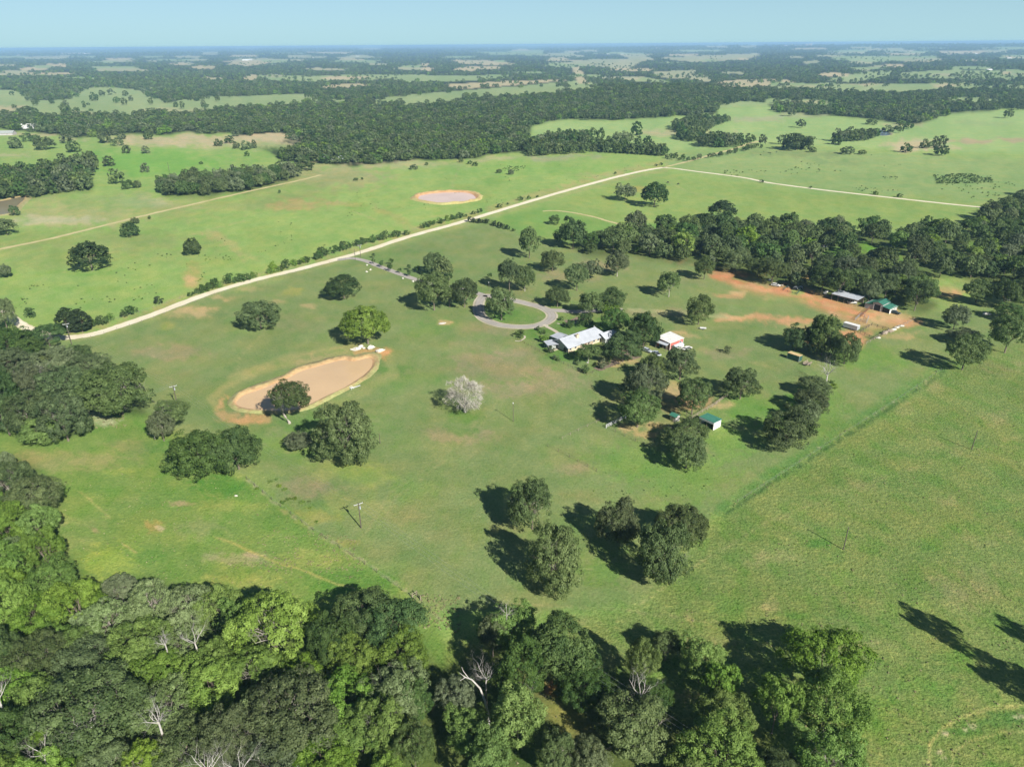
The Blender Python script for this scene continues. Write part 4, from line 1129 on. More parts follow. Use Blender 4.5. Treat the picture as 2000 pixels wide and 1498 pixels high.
# isolated trees farther off: position, crown width in photo pixels
FARL = [(28, 278, 29, 22), (50, 268, 22, 16), (84, 280, 40, 22), (130, 270, 26, 18), (142, 285, 32, 22), (70, 268, 16, 10), (203, 267, 29, 22), (236, 266, 20, 12), (228, 276, 24, 16), (290, 265, 20, 14), (246, 291, 20, 16), (284, 292, 19, 14), (425, 278, 17, 14),
        (449, 272, 22, 14), (460, 283, 14, 14), (478, 283, 24, 18), (496, 281, 12, 16), (482, 300, 11, 10), (212, 314, 26, 19), (282, 327, 19, 18), (227, 343, 30, 30), (249, 360, 23, 18), (267, 359, 16, 15), (460, 260, 16, 12), (170, 315, 34, 36), (148, 320, 34, 24), (122, 312, 34, 26), (393, 318, 8, 6),
        (596, 322, 36, 22), (1245, 250, 27, 26), (1112, 257, 12, 12), (1133, 264, 30, 22), (1158, 258, 16, 18), (1173, 261, 18, 24), (1188, 275, 14, 20), (1215, 272, 42, 28), (1246, 275, 14, 20), (1264, 275, 18, 20), (1463, 269, 24, 18), (1491, 272, 16, 20), (1526, 272, 20, 18),
        (1558, 277, 52, 30), (1588, 292, 18, 5), (1655, 293, 27, 10), (1684, 297, 16, 8), (1771, 288, 22, 18), (1808, 280, 22, 18), (1828, 277, 16, 22), (1843, 275, 18, 22), (1838, 293, 28, 20), (1970, 221, 18, 18), (1547, 218, 18, 17), (1564, 241, 18, 16), (1636, 273, 24, 18), (1703, 237, 22, 12), (1735, 251, 24, 14), (1757, 250, 15, 18), (1775, 245, 20, 14),
        (22, 182, 9, 8), (55, 190, 14, 14), (67, 200, 12, 12), (100, 196, 12, 12), (125, 210, 19, 18), (127, 202, 14, 12), (28, 208, 10, 8), (57, 213, 18, 12), (162, 200, 7, 6), (164, 206, 8, 8), (172, 203, 7, 5), (182, 188, 16, 16), (199, 182, 12, 12), (217, 179, 14, 12), (244, 182, 14, 10), (228, 195, 13, 12), (242, 198, 13, 14), (255, 192, 10, 10), (293, 198, 10, 12), (343, 204, 12, 10), (356, 205, 10, 14), (397, 201, 12, 12), (424, 192, 10, 12), (178, 215, 9, 5), (152, 214, 8, 8), (147, 212, 6, 5),
        (613, 190, 12, 12), (632, 194, 14, 10), (975, 334, 12, 8), (998, 336, 13, 10), (900, 313, 10, 9), (918, 317, 10, 7), (928, 320, 14, 8), (833, 320, 9, 6), (695, 350, 10, 6), (707, 349, 5, 5), (546, 374, 5, 7), (808, 326, 18, 9), (1202, 338, 5, 5)]
for i, (x, y, w_, h_) in enumerate(FARL):
    T(x - w_ / 2, y - h_ / 2, x + w_ / 2, y + h_ / 2, ['oak', 'dark', 'oak', 'grey'][i % 4] if w_ > 9 else 'dark',
      "dark tree dotted about the pastures beyond the gravel road", "trees dotted over the far pastures", cl=.1)

# wood at the bottom: every crown read off the photograph
BW = [  # x0 y0 x1 y1 kind
    (-30, 905, 60, 985, 'oak'), (20, 930, 118, 1012, 'oak'), (-40, 985, 60, 1075, 'bright'), (40, 985, 112, 1060, 'bright'), (-30, 1060, 70, 1150, 'bright'), (50, 1030, 116, 1110, 'bright'), (-30, 1130, 60, 1230, 'bright'), (50, 1095, 150, 1180, 'bright'),
    (20, 1160, 120, 1245, 'bright'), (95, 1130, 195, 1222, 'bright'), (198, 1122, 268, 1176, 'grey'), (248, 1130, 342, 1228, 'pale'), (325, 1142, 415, 1236, 'pale'), (385, 1140, 472, 1226, 'bright'), (138, 1192, 188, 1242, 'pale'), (165, 1165, 262, 1255, 'pale'),
    (208, 1205, 330, 1312, 'bright'), (20, 1235, 132, 1332, 'oak'), (-40, 1225, 40, 1320, 'dark'), (108, 1255, 232, 1352, 'oak'), (215, 1262, 320, 1340, 'bright'), (290, 1232, 396, 1300, 'pale'), (75, 1318, 275, 1462, 'oak'), (-30, 1310, 80, 1400, 'lime'), (62, 1402, 168, 1490, 'lime'),
    (-40, 1385, 70, 1500, 'dark'), (265, 1322, 392, 1432, 'pale'), (345, 1285, 475, 1392, 'bright'), (300, 1402, 425, 1512, 'oak'), (240, 1446, 322, 1530, 'lime'), (165, 1440, 262, 1530, 'oak'), (395, 1380, 500, 1500, 'oak'),
    (452, 1155, 612, 1300, 'lime'), (445, 1262, 552, 1352, 'lime'), (545, 1288, 632, 1352, 'bright'), (650, 1150, 782, 1250, 'dark'), (705, 1175, 832, 1275, 'dark'), (602, 1200, 692, 1300, 'dark'), (640, 1242, 745, 1340, 'bright'), (735, 1228, 835, 1322, 'bright'),
    (615, 1308, 752, 1422, 'bright'), (702, 1290, 838, 1412, 'pale'), (478, 1330, 665, 1462, 'oak'), (575, 1420, 702, 1530, 'bright'), (640, 1370, 765, 1478, 'bright'), (698, 1362, 795, 1472, 'lime'), (770, 1410, 845, 1500, 'oak'), (455, 1440, 585, 1540, 'grey'), (770, 1330, 842, 1410, 'dark'),
    (940, 1172, 1048, 1268, 'bright'), (932, 1202, 992, 1275, 'grey'), (970, 1235, 1064, 1385, 'dark'), (1035, 1205, 1168, 1335, 'dark'), (1085, 1285, 1195, 1380, 'dark'), (850, 1318, 935, 1398, 'grey'), (862, 1385, 962, 1468, 'bright'), (958, 1340, 1064, 1455, 'bright'), (900, 1425, 1002, 1530, 'bright'),
    (1105, 1440, 1195, 1530, 'grey'), (1055, 1425, 1125, 1520, 'oak'), (1222, 1245, 1288, 1335, 'bright'), (1268, 1232, 1335, 1292, 'oak'), (1168, 1378, 1312, 1450, 'oak'), (1320, 1245, 1418, 1335, 'bright'), (1375, 1288, 1442, 1375, 'bright'), (1358, 1340, 1474, 1442, 'bright'), (1330, 1402, 1492, 1530, 'bright'),
    (1298, 1452, 1402, 1550, 'bright'), (1535, 1230, 1690, 1340, 'bright'), (1555, 1310, 1692, 1445, 'bright'), (1478, 1315, 1562, 1428, 'bright'), (1560, 1418, 1690, 1540, 'lime'), (1468, 1470, 1575, 1560, 'dark'), (1225, 1330, 1320, 1400, 'dark')]
LOOK = {'bright': "fresh green broadleaf", 'lime': "vivid yellow-green broadleaf", 'pale': "pale silvery-green broadleaf", 'oak': "dark olive oak", 'dark': "deep green tree", 'grey': "thin grey-green oak"}
NAMED = {2: None}
SPECIAL = {(452, 1155): "brightest yellow-green tree at the top edge of the bottom wood", (138, 1192): "small round whitish-green tree on a white trunk in the bottom wood", (198, 1122): "dull grey-green bushy tree at the bottom wood's upper edge",
           (75, 1318): "broad dark olive oak with white limbs showing in the bottom wood", (62, 1402): "yellow-green tree split round a bare white stem, bottom wood", (-30, 1310): "yellow-green tree with bare grey tops at the left edge of the bottom wood",
           (650, 1150): "deep green feathery tree at the bottom wood's tip beside a square shade", (702, 1290): "pale willow-like tree at the right end of the bottom wood", (478, 1330): "wide dark oak in the middle of the bottom wood",
           (940, 1172): "green tree with a thin bare top, nearest the fence corner", (932, 1202): "small grey oak against the bare-topped tree by the fence corner", (1035, 1205): "dark green tree left of the power wires",
           (862, 1385): "green tree at the foot of the bent dead trunk", (1168, 1378): "flat olive oak under the white snags", (1222, 1245): "green tree crossed by the power wires", (1535, 1230): "upper crown of the big green tree in the near right field",
           (1555, 1310): "lower crown of the big green tree in the near right field", (1478, 1315): "slim green tree in the shade of the big field tree", (1560, 1418): "yellow-green tree at the bottom frame below the big field tree", (1330, 1402): "big green tree cut by the bottom frame",
           (1268, 1232): "small dark oak behind the wire-crossed tree", (850, 1318): "grey oak in front of the bent dead trunk", (1105, 1440): "greyish tree cut by the bottom frame beside the bare path"}
def zone_bottom(kd, x, y):
    look = LOOK[kd]
    where = ("against the left frame" if x < 45 else "below the left frame's dark oaks" if x < 130 and y < 1200 else "round the split yellow-green tree" if x < 200 else "round the silvery trees" if x < 400 and y < 1330 else "below the silvery trees" if x < 480 else
             "near the brightest yellow-green tree" if x < 640 and y < 1360 else "at the frame under the wide dark oak" if x < 720 and y > 1380 else "behind the pale willow-like tree" if x < 850 and y < 1300 else "below the pale willow-like tree" if x < 860 else
             "round the white dead trunk" if x < 1010 else "by the bare path of the grove" if x < 1200 else "under the power wires' end" if x < 1345 else "in the grove left of the big field tree")
    return look + " in the near wood " + where
for bx in BW:
    x0, y0, x1, y1, kd = bx
    where = "in the dense wood at the bottom left" if x1 < 500 else ("in the dense wood along the bottom" if x1 < 860 else "in the loose grove by the bottom frame")
    T(x0, y0, x1, y1, kd, SPECIAL.get((x0, y0)) or zone_bottom(kd, (x0 + x1) / 2, (y0 + y1) / 2), "trees of the near wood", cl=.42, squash=(.7, 1.5))
LW = [(-20, 580, 28, 642, 'oak'), (-30, 640, 55, 700, 'dark'), (62, 635, 122, 678, 'dark'), (20, 655, 80, 700, 'dark'), (122, 675, 182, 712, 'oak'), (-20, 680, 62, 735, 'grey'), (60, 678, 150, 738, 'grey'), (130, 690, 218, 750, 'oak'), (25, 708, 110, 775, 'grey'),
      (-30, 715, 30, 800, 'dark'), (70, 715, 170, 790, 'oak'), (160, 712, 292, 812, 'oak'), (15, 765, 95, 855, 'oak'), (78, 772, 162, 862, 'oak'), (30, 815, 112, 868, 'bright'), (-30, 770, 40, 850, 'dark'), (108, 600, 150, 650, 'cedar'), (134, 603, 176, 648, 'cedar'), (0, 870, 28, 930, 'grey')]
LSPEC = {(160, 712): "great dark oak spreading over the grass at the left wood's tip", (122, 675): "dark shrubby oak where the left wood meets the road bend", (62, 635): "dark green tree hiding the gravel road's bend", (108, 600): "taller cedar beside the crossarm pole at the road",
         (134, 603): "rounder cedar next to the taller one at the road", (30, 815): "fresh green tree at the foot of the left wood", (-20, 580): "grey-tipped oak at the frame where the gravel road enters"}
for x0, y0, x1, y1, kd in LW:
    T(x0, y0, x1, y1, kd, LSPEC.get((x0, y0), LOOK.get(kd, "dark cedar") + " in the wood beside the road bend"), "trees of the left wood", cl=.15, squash=(.6, 1.6))
# two trees just outside the frame whose shade falls into it
for (px_, py_, a, b, zc) in ((1838, 1232, 3.3, 6.0, 13.5), (1990, 1335, 4.6, 5.5, 9.0), (2022, 1250, 3.0, 5.0, 9.0)):
    q = G(px_, py_)
    TREES.append(dict(x=q.x + 1.4826 * zc * math.sin(SUN_AZ), y=q.y + 1.4826 * zc * math.cos(SUN_AZ), z=0.0, a=a, b=b, zc=zc, kind='bright', label="tree beyond the right frame whose shade crosses the field",
                      group="trees beyond the right frame", size=a / 160, trunk=None, bare=False, fixed=True))

# woods filled between their edges
def zone_barns(kd, q):
    x, y, _ = project(q[0], q[1], 0.0)
    look = {'oak': "dark olive oak", 'dark': "deep green tree", 'grey': "half bare greyish oak", 'bright': "fresh green tree"}[kd]
    where = ("in the wood's tip by the driveway turf" if x < 1290 else "over the start of the orange yard" if x < 1420 else "over the orange yard" if x < 1540 else "beside the calf shelters" if x < 1620 else
             "behind the pole shed" if x < 1710 else "behind the green-roofed barn" if x < 1800 else "on the tawny slope side" if x < 1900 else "by the right frame")
    mid = 452 + (x - 1250) * .06
    row = "rearmost row" if y < mid + 8 else "third row" if y < mid + 35 else "second row" if y < mid + 72 else "front row"
    return "%s %s, %s" % (look, where, row)
RL = {'oak': "dark olive oak packed in the wood behind the barns", 'dark': "deep green tree packed in the wood behind the barns", 'grey': "half bare greyish oak in the wood behind the barns", 'bright': "fresh green tree in the wood behind the barns"}
wood(W_RIGHT, 9.6, (4.0, 7.2), ['oak', 'oak', 'dark', 'oak', 'grey', 'dark', 'oak', 'bright'], "trees of the wood behind the barns", zone_barns, 9000, (.68, .98),
     holes=([(1645, 474), (1690, 474), (1785, 496), (1775, 520), (1660, 502)], [(1565, 486), (1650, 486), (1645, 514), (1580, 508)], [(1660, 530), (1770, 528), (1765, 544), (1670, 546)], [(1880, 470), (1960, 476), (1950, 492), (1885, 488)], [(1840, 552), (1960, 552), (1960, 620), (1800, 640)]))
CPL = {'oak': "dark oak in the long copse beside the farm track", 'grey': "greyish oak in the long copse beside the farm track", 'dark': "green tree in the long copse beside the farm track"}
wood(W_COPSE, 9.0, (5.0, 7.5), ['oak', 'grey', 'oak', 'dark'], "trees of the copse by the farm track", CPL, 5000, (.8, 1.05))
LML = {'oak': "dark oak in the wood by the grey pond", 'grey': "greyish oak in the wood by the grey pond", 'dark': "green tree in the wood by the grey pond"}
wood(W_LEFTMID, 9.5, (5.5, 8.0), ['oak', 'oak', 'dark', 'grey'], "trees of the wood by the grey pond", LML, 6000, (.8, 1.05))
BIN = [(-60, 950), (60, 1010), (110, 1140), (180, 1215), (300, 1235), (420, 1240), (560, 1290), (800, 1290), (845, 1400), (840, 1560), (-60, 1560)]
wood(BIN, 7.5, (3.2, 5.0), ['bright', 'bright', 'lime', 'pale', 'bright'], "understorey of the near wood", {k: v + " filling a gap low in the near wood" for k, v in LOOK.items()}, 3000, (.9, 1.2))
FL = {'oak': "oak", 'dark': "oak", 'grey': "oak", 'bright': "oak"}
MK = ['oak', 'oak', 'dark', 'grey', 'oak', 'dark']
for pl in ([(1310, 250), (1330, 243), (1370, 238), (1425, 238), (1400, 247), (1370, 262), (1330, 260)], [(1325, 265), (1370, 264), (1370, 276), (1350, 278), (1325, 272)], [(1360, 285), (1400, 276), (1455, 280), (1440, 288), (1375, 290)],
           [(1625, 275), (1680, 268), (1715, 266), (1710, 275), (1640, 279)], [(1530, 293), (1580, 285), (1580, 292)], [(1020, 290), (1090, 270), (1150, 275), (1150, 300), (1040, 306)], [(1150, 290), (1290, 300), (1300, 306), (1150, 297)], [(120, 335), (170, 318), (190, 325), (175, 345)],
           [(1200, 294), (1290, 303), (1290, 306), (1200, 299)], [(1302, 306), (1345, 312), (1345, 317), (1302, 311)], [(1350, 315), (1480, 286), (1495, 288), (1420, 305)]):
    wood(pl, 8.5, (4.5, 7.5) if pl[0][0] not in (1200, 1302, 1350) else (2.0, 3.2), MK, "far", FL, 2500, (.8, 1.05), avoid=False)

# ------------------------------------------------------------------ shrubs and hedges
SHRUBS = []
def shrub(px, py, r, kind='dark', label=None, group=None, sq=.85, z=0.0):
    g = ground(px, py)
    SHRUBS.append((g[0], g[1], r, kind, label, group, sq, z))
def hedge(pts, r0, r1, n, label, group, kind='dark', jit=1.5):
    for i in range(n):
        t = (i + RNG.uniform(.1, .9)) / n * (len(pts) - 1)
        k = min(int(t), len(pts) - 2)
        f = t - k
        shrub(pts[k][0] * (1 - f) + pts[k + 1][0] * f + RNG.uniform(-2, 2), pts[k][1] * (1 - f) + pts[k + 1][1] * f + RNG.uniform(-jit, jit), RNG.uniform(r0, r1), kind if RNG.rand() < .7 else 'bright', label, group, RNG.uniform(.8, 1.25))
RB = "bushes along the gravel road fence"
hedge([(176, 640), (205, 632), (276, 606)], 1.2, 2.4, 9, "green bush in the roadside row next to the cedars", RB)
hedge([(368, 580), (386, 573)], .9, 1.4, 3, "small bush at the near end of the roadside thicket", RB)
hedge([(398, 570), (440, 556), (500, 543)], 1.6, 3.2, 11, "bush in the thick roadside thicket where the road straightens", RB)
hedge([(522, 535), (560, 524)], 1.8, 2.8, 5, "bush in the low roadside clump after the thicket", RB)
hedge([(575, 520), (602, 512)], 1.5, 2.4, 4, "bush in the short roadside clump midway", RB)
hedge([(615, 507), (644, 497)], 1.8, 3.0, 5, "bush in the tall roadside clump before the driveway", RB)
hedge([(650, 496), (720, 474), (800, 458)], 1.7, 2.9, 15, "bush in the long roadside hedge across from the driveway", RB)
hedge([(820, 447), (860, 436), (905, 423)], 1.8, 2.9, 10, "bush in the roadside hedge nearest the far pond", RB)
hedge([(918, 433), (950, 438), (995, 449)], 1.4, 2.2, 11, "low dark bush in the hedge leaving the road at an angle", RB, 'cedar')
for px, py, r in ((925, 419, 1.8), (937, 416, 2.2), (976, 406, 2.2), (992, 400, 1.1), (1016, 392, 2.4), (1033, 389, 1.6), (1050, 386, 1.3), (909, 424, 1.4), (1281, 325, 1.6), (1291, 323, 1.8), (1003, 452, 1.3)):
    shrub(px, py, r, 'dark', "lone small bush on the far stretch of the gravel road", RB)
for px, py, r, lb in ((311, 594, 2.0, "lone cone-shaped cedar bush beside the gravel road"), (61, 620, 2.6, "round bush in the meadow corner inside the road bend"), (12, 540, 1.0, "tiny bush at the frame in the back pasture"), (292, 428, 1.3, "small bush just above the farm track")):
    shrub(px, py, r, 'cedar' if 'cedar' in lb else 'dark', lb, None, 1.1)
for px, py, r, lb in ((1487, 357, 2.0, "dark bush on the cross road, first from the junction"), (1583, 368, 1.3, "small bush on the cross road, second from the junction"), (1710, 381, 2.4, "dark bush on the cross road, third from the junction"), (1757, 386, 2.4, "dark bush on the cross road, nearest the right-hand wood")):
    shrub(px, py, r, 'dark', lb, None, .8)
# young trees lining the driveway
DG = "young trees lining the driveway"
for i, (px, py, r) in enumerate(((730, 505, 1.4), (730, 516, 1.6), (746, 522, 2.0), (764, 518, 2.0), (762, 530, 2.0), (781, 534, 1.4), (799, 529, 1.8), (800, 540, 2.0), (815, 533, 1.9), (878, 548, 2.2), (957, 545, 1.6))):
    ord_ = ["first", "second", "third", "fourth", "fifth", "sixth", "seventh", "eighth", "ninth"]
    shrub(px, py, r * .78, 'dark', ("%s young clipped tree of the driveway row counting from the gravel road" % ord_[i]) if i < 9 else ["young tree peeping out behind the big driveway oaks", "small dark tree on the turf above the loop's neck"][i - 9], DG, 1.05, .8)
YG = "garden bushes in the house yard"
for px, py, r, kd, lb in ((1062, 668, 2.0, 'bright', "round clipped bush at the house's left gable"), (1016, 659, 2.0, 'oak', "dark bush in the round kerbed bed outside the yard"), (1076, 689, 1.6, 'oak', "tall dark bush at the yard fence's middle"), (1085, 702, 1.2, 'grey', "brownish bush by the short stone edge"), (1091, 705, .9, 'oak', "dark low bush ending the short stone edge"),
                          (1176, 718, 2.2, 'grey', "brownish-red bush by the yard's mulch"), (1187, 710, 1.8, 'oak', "dark bush at the edge of the mulch strip"), (1142, 727, 1.8, 'dark', "dark bush at the yard's lowest corner"), (1120, 697, 1.4, 'pale', "silvery bush on the yard lawn"), (1128, 712, 1.2, 'pale', "pale bush near the yard's lowest corner"), (1131, 679, 1.0, 'dark', "small bush on the front lawn by the porch"),
                          (1097, 626, 1.2, 'dark', "small bush on the back lawn by the loop"), (1051, 645, 1.2, 'dark', "bush on the lawn beside the front walk"), (1060, 652, 1.3, 'dark', "bush between the walk and the left porch"), (1100, 636, .9, 'oak', "little bush behind the back wing"), (1112, 679, .9, 'dark', "little bush at the cream corner of the house"), (1148, 630, 1.3, 'oak', "flowering bush in the mulch bed by the curved kerb")):
    shrub(px, py, r, kd, lb, YG, .95)
for px, py, r, kd in ((1222, 478, 1.6, 'bright'), (1207, 486, 2.2, 'bright'), (1245, 492, 2.4, 'bright'), (1575, 498, 2.6, 'bright'), (1566, 492, 2.2, 'bright'), (1735, 588, 2.0, 'bright'), (1720, 592, 1.8, 'bright'), (1895, 524, 2.4, 'bright'), (1880, 522, 2.2, 'bright')):
    shrub(px, py, r, kd, "bright green bush along the edge of the wood behind the barns", "bushes at the wood's edge", .8)
for px, py, r in ((1610, 752, 1.0), (1628, 758, 1.3), (1625, 748, .9)):
    shrub(px, py, r, 'bright', "leafy green weed bush below the bare white tree", "weed bushes by the dead tree", .7)
for px, py, r, kd in ((545, 950, .8, 'lime'), (528, 942, .7, 'lime'), (556, 957, .8, 'lime'), (575, 975, .8, 'lime'), (590, 982, .8, 'lime'), (553, 982, .8, 'lime'), (563, 976, .7, 'lime'), (604, 980, .5, 'lime'), (606, 993, .5, 'lime'), (503, 955, .6, 'lime'), (618, 1020, .5, 'lime'), (540, 937, .5, 'lime')):
    shrub(px, py, r, kd, "low bright weed patch near the pasture fence below the lush pair", "weed patches by the pasture fence", .45)
shrub(1420, 690, 1.6, 'grey', "thin bare-looking sapling alone on the turf between barn and clump", None, 1.2)

# ------------------------------------------------------------------ build the trees: the 300 that show largest, each a thing
TREES.sort(key=lambda t: -t['size'])
N_IND = 300
def tree_object(t):
    kd = t['kind']
    vr = RNG.randint(100)
    dist = math.hypot(t['x'], t['y'])
    e = empty("bare_tree" if t['bare'] else {'oak': "oak_tree", 'grey': "oak_tree", 'dark': "oak_tree", 'darkdome': "oak_tree", 'cedar': "cedar_tree"}.get(kd, "broadleaf_tree"), (t['x'], t['y'], t['z']), RNG.uniform(0, 6.28))
    tag(e, t['label'], "tree", t['group'])
    if t['bare']:
        me, ra, rb = BARE, 7.0, 5.5
    else:
        src = (NEAR if dist < 420 else MIDP)[kd]
        me = src[vr % len(src)]
        ra, rb = KINDS[kd]['a'], KINDS[kd]['b']
    sx = t['a'] / ra * RNG.uniform(.95, 1.05)
    link("crown", me, e, (0, 0, t['zc']), 0.0, (sx, t['a'] / ra, t['b'] / rb))
    tm = LEAN if t['trunk'] == 'lean' else TRUNKS[3] if (t['trunk'] == 'pale' or t['bare']) else TRUNKS[vr % 3]
    ts = t['zc'] if t['trunk'] else max(t['zc'], 3.0)
    k = (1.25 if t['trunk'] == 'lean' else .8) * max(t['a'], 4) * 1.05
    o = link("trunk", tm, e, (0, 0, 0), 0.0, (k, k, ts * 1.02))
    if t['trunk'] == 'lean':
        e.rotation_euler = (0, 0, math.pi * .93)
        o.location = (k * .17, 0, 0)
    if t['group'] in ("trees of the near wood", "trees of the left wood", PG, NG, LG) and kd in ('oak', 'pale', 'grey', 'lime') and dist < 300:
        link("limbs", LIMBS[vr % 2], e, (0, 0, t['zc']), 0.0, (t['a'] * .98, t['a'] * .98, t['b'] * .95))
    if t['bare']:
        link("branches", BARETREE, e, (0, 0, 0), 1.0, (t['a'] / 7.4,) * 3)
# look-alikes that share a wording are told apart by their order across the view
same = {}
for t in TREES[:N_IND]:
    same.setdefault(t['label'], []).append(t)
ORD = ["second from left", "third from left", "fourth from left", "fifth from left", "sixth from left", "seventh from left", "eighth from left", "ninth from left", "tenth from left", "eleventh from left"]
for lb, ts_ in same.items():
    if 1 < len(ts_) <= 12 and "beyond the" not in lb:
        ts_.sort(key=lambda t: project(t['x'], t['y'], 0.0)[0])
        for i, t in enumerate(ts_):
            w_ = "leftmost" if i == 0 else "rightmost" if i == len(ts_) - 1 else ORD[i - 1]
            if len((w_ + " " + lb).split()) <= 16:
                t['label'] = w_ + " " + lb
for t in TREES[:N_IND]:
    tree_object(t)
rest = TREES[N_IND:]

# ------------------------------------------------------------------ the far woods: one mass of instanced crowns
def scatter_object(name, pts, rots, scales, idx, protos, label, cat):
    me = bpy.data.meshes.new(name)
    me.vertices.add(len(pts))
    me.vertices.foreach_set("co", np.asarray(pts, np.float32).ravel())
    for an, at, vals in (("rot", 'FLOAT', rots), ("scl", 'FLOAT_VECTOR', scales), ("idx", 'INT', idx)):
        a = me.attributes.new(an, at, 'POINT')
        a.data.foreach_set("vector" if at == 'FLOAT_VECTOR' else "value", np.asarray(vals, np.int32 if at == 'INT' else np.float32).ravel())
    o = link(name, me)
    ng = bpy.data.node_groups.new(name, 'GeometryNodeTree')
    ng.interface.new_socket("Geometry", in_out='INPUT', socket_type='NodeSocketGeometry')
    ng.interface.new_socket("Geometry", in_out='OUTPUT', socket_type='NodeSocketGeometry')
    N, L = ng.nodes, ng.links
    gi, go = N.new('NodeGroupInput'), N.new('NodeGroupOutput')
    ip = N.new('GeometryNodeInstanceOnPoints')
    gi2 = N.new('GeometryNodeGeometryToInstance')
    for me_ in protos[::-1]:                      # Geometry to Instance lists its links last-made first
        po = bpy.data.objects.new(me_.name, me_)
        oi = N.new('GeometryNodeObjectInfo')
        oi.inputs["Object"].default_value = po
        L.new(oi.outputs["Geometry"], gi2.inputs[0])
    L.new(gi.outputs[0], ip.inputs["Points"])
    L.new(gi2.outputs[0], ip.inputs["Instance"])
    ip.inputs["Pick Instance"].default_value = True
    def attr(n, dt):
        a = N.new('GeometryNodeInputNamedAttribute')
        a.data_type = dt
        a.inputs["Name"].default_value = n
        return a.outputs[0]
    L.new(attr("idx", 'INT'), ip.inputs["Instance Index"])
    cx = N.new('ShaderNodeCombineXYZ')
    L.new(attr("rot", 'FLOAT'), cx.inputs[2])
    L.new(cx.outputs[0], ip.inputs["Rotation"])
    L.new(attr("scl", 'FLOAT_VECTOR'), ip.inputs["Scale"])
    L.new(ip.outputs[0], go.inputs[0])
    md = o.modifiers.new("scatter", 'NODES')
    md.node_group = ng
    return tag(o, label, cat, None, 'stuff')

PROTO, PIDX = [], {}
for lv, dct in (('m', MIDP), ('f', FARP), ('v', VFAR)):
    for kn, ms in dct.items():
        PIDX[lv, kn] = list(range(len(PROTO), len(PROTO) + len(ms)))
        PROTO += ms
SP, SR, SS, SI = [], [], [], []
def mass(x, y, z, a, b, kd, zc=None):
    dist = math.hypot(x, y)
    lv = 'm' if dist < 760 else 'f' if dist < 2400 else 'v'
    if (lv, kd) not in PIDX:
        kd = 'dark' if kd in ('cedar', 'twig', 'darkdome') else 'bright' if kd in ('lime', 'pale', 'dome') else 'oak'
    ch = PIDX[lv, kd]
    ra, rb = (4, 6) if (lv == 'm' and kd == 'cedar') else (7, 5.2)
    SP.append((x, y, z + (zc if zc is not None else b * .95)))
    SR.append(RNG.uniform(0, 6.28)); SS.append((a / ra, a / ra, b / rb)); SI.append(ch[RNG.randint(len(ch))])
for t in rest:
    mass(t['x'], t['y'], t['z'], t['a'], t['b'], t['kind'], max(t['zc'] * .85, t['b'] * .9))
# woodland beyond the pastures, wherever the land-cover map says wood
wood_now = (cover[..., 3] < .12) & (cover[..., 1] < .062) & (YY < 335) & (YY > 86)
def in_wood(px, py):
    ix = np.clip(((px - PX0) / PS).astype(int), 0, RW - 1)
    iy = np.clip(((py - PY0) / PS).astype(int), 0, RH - 1)
    return wood_now[iy, ix]
SEL = ['oak', 'oak', 'dark', 'oak', 'grey', 'oak', 'dark', 'bright']
def far_band(y0, y1, n, a_rng, gap):
    px, py = RNG.uniform(-240, 2240, n), RNG.uniform(y0, y1, n)
    jx, jy = RNG.normal(0, 7, n), RNG.normal(0, .9 if y1 < 200 else 2.0, n)
    ok = in_wood(px + jx, py + jy)
    ok &= vnoise(px / 26 + 40, py / 5) + vnoise(px / 8, py / 3 + 9) * .5 > (.42 if y1 <= 180 else .22)
    p = ground(px[ok], py[ok])
    p = p[~np.isnan(p).any(1)]
    seen = {}
    for x, y in p:
        r = math.hypot(x, y)
        g = gap(r)
        hx = float(height(x, y))
        tx, ty, _ = project(np.array([x]), np.array([y]), np.array([hx + 7.5]))
        if not in_wood(tx, ty)[0] and RNG.rand() < .88:      # keep clearings as open as they are seen to be
            continue
        key = (int(math.floor(x / g)), int(math.floor(y / g)))
        if seen.get(key):
            continue
        seen[key] = True
        a = RNG.uniform(*a_rng) * (1 + max(0, r - 5000) / 16000)
        mass(x, y, float(height(x, y)), a, a * RNG.uniform(.5, .9), SEL[RNG.randint(8)])
far_band(240, 335, 16000, (4.5, 7.5), lambda r: 7.6)
far_band(180, 240, 26000, (4.8, 7.8), lambda r: 8.0)
far_band(135, 180, 30000, (5.0, 8.0), lambda r: 8.5)
far_band(108, 135, 26000, (5.0, 8.5), lambda r: 9.5)
far_band(87, 108, 30000, (5.5, 9.5), lambda r: 12.0)
# scattered trees over the far fields
px, py = RNG.uniform(-200, 2200, 7000), RNG.uniform(95, 172, 7000)
p = ground(px, py)
okk = (~in_wood(px, py)) & ~np.isnan(p).any(1) & (vnoise(px / 45, py / 6) > .52)
for (x, y) in p[okk]:
    a = RNG.uniform(3.5, 7.0)
    mass(x, y, float(height(x, y)), a, a * .8, SEL[RNG.randint(8)])
scatter_object("distant_woods", SP, SR, SS, SI, PROTO, "mass of oak woodland stretching away to the horizon", "woodland")
print("trees", len(TREES), "individual", min(N_IND, len(TREES)), "mass", len(SP))

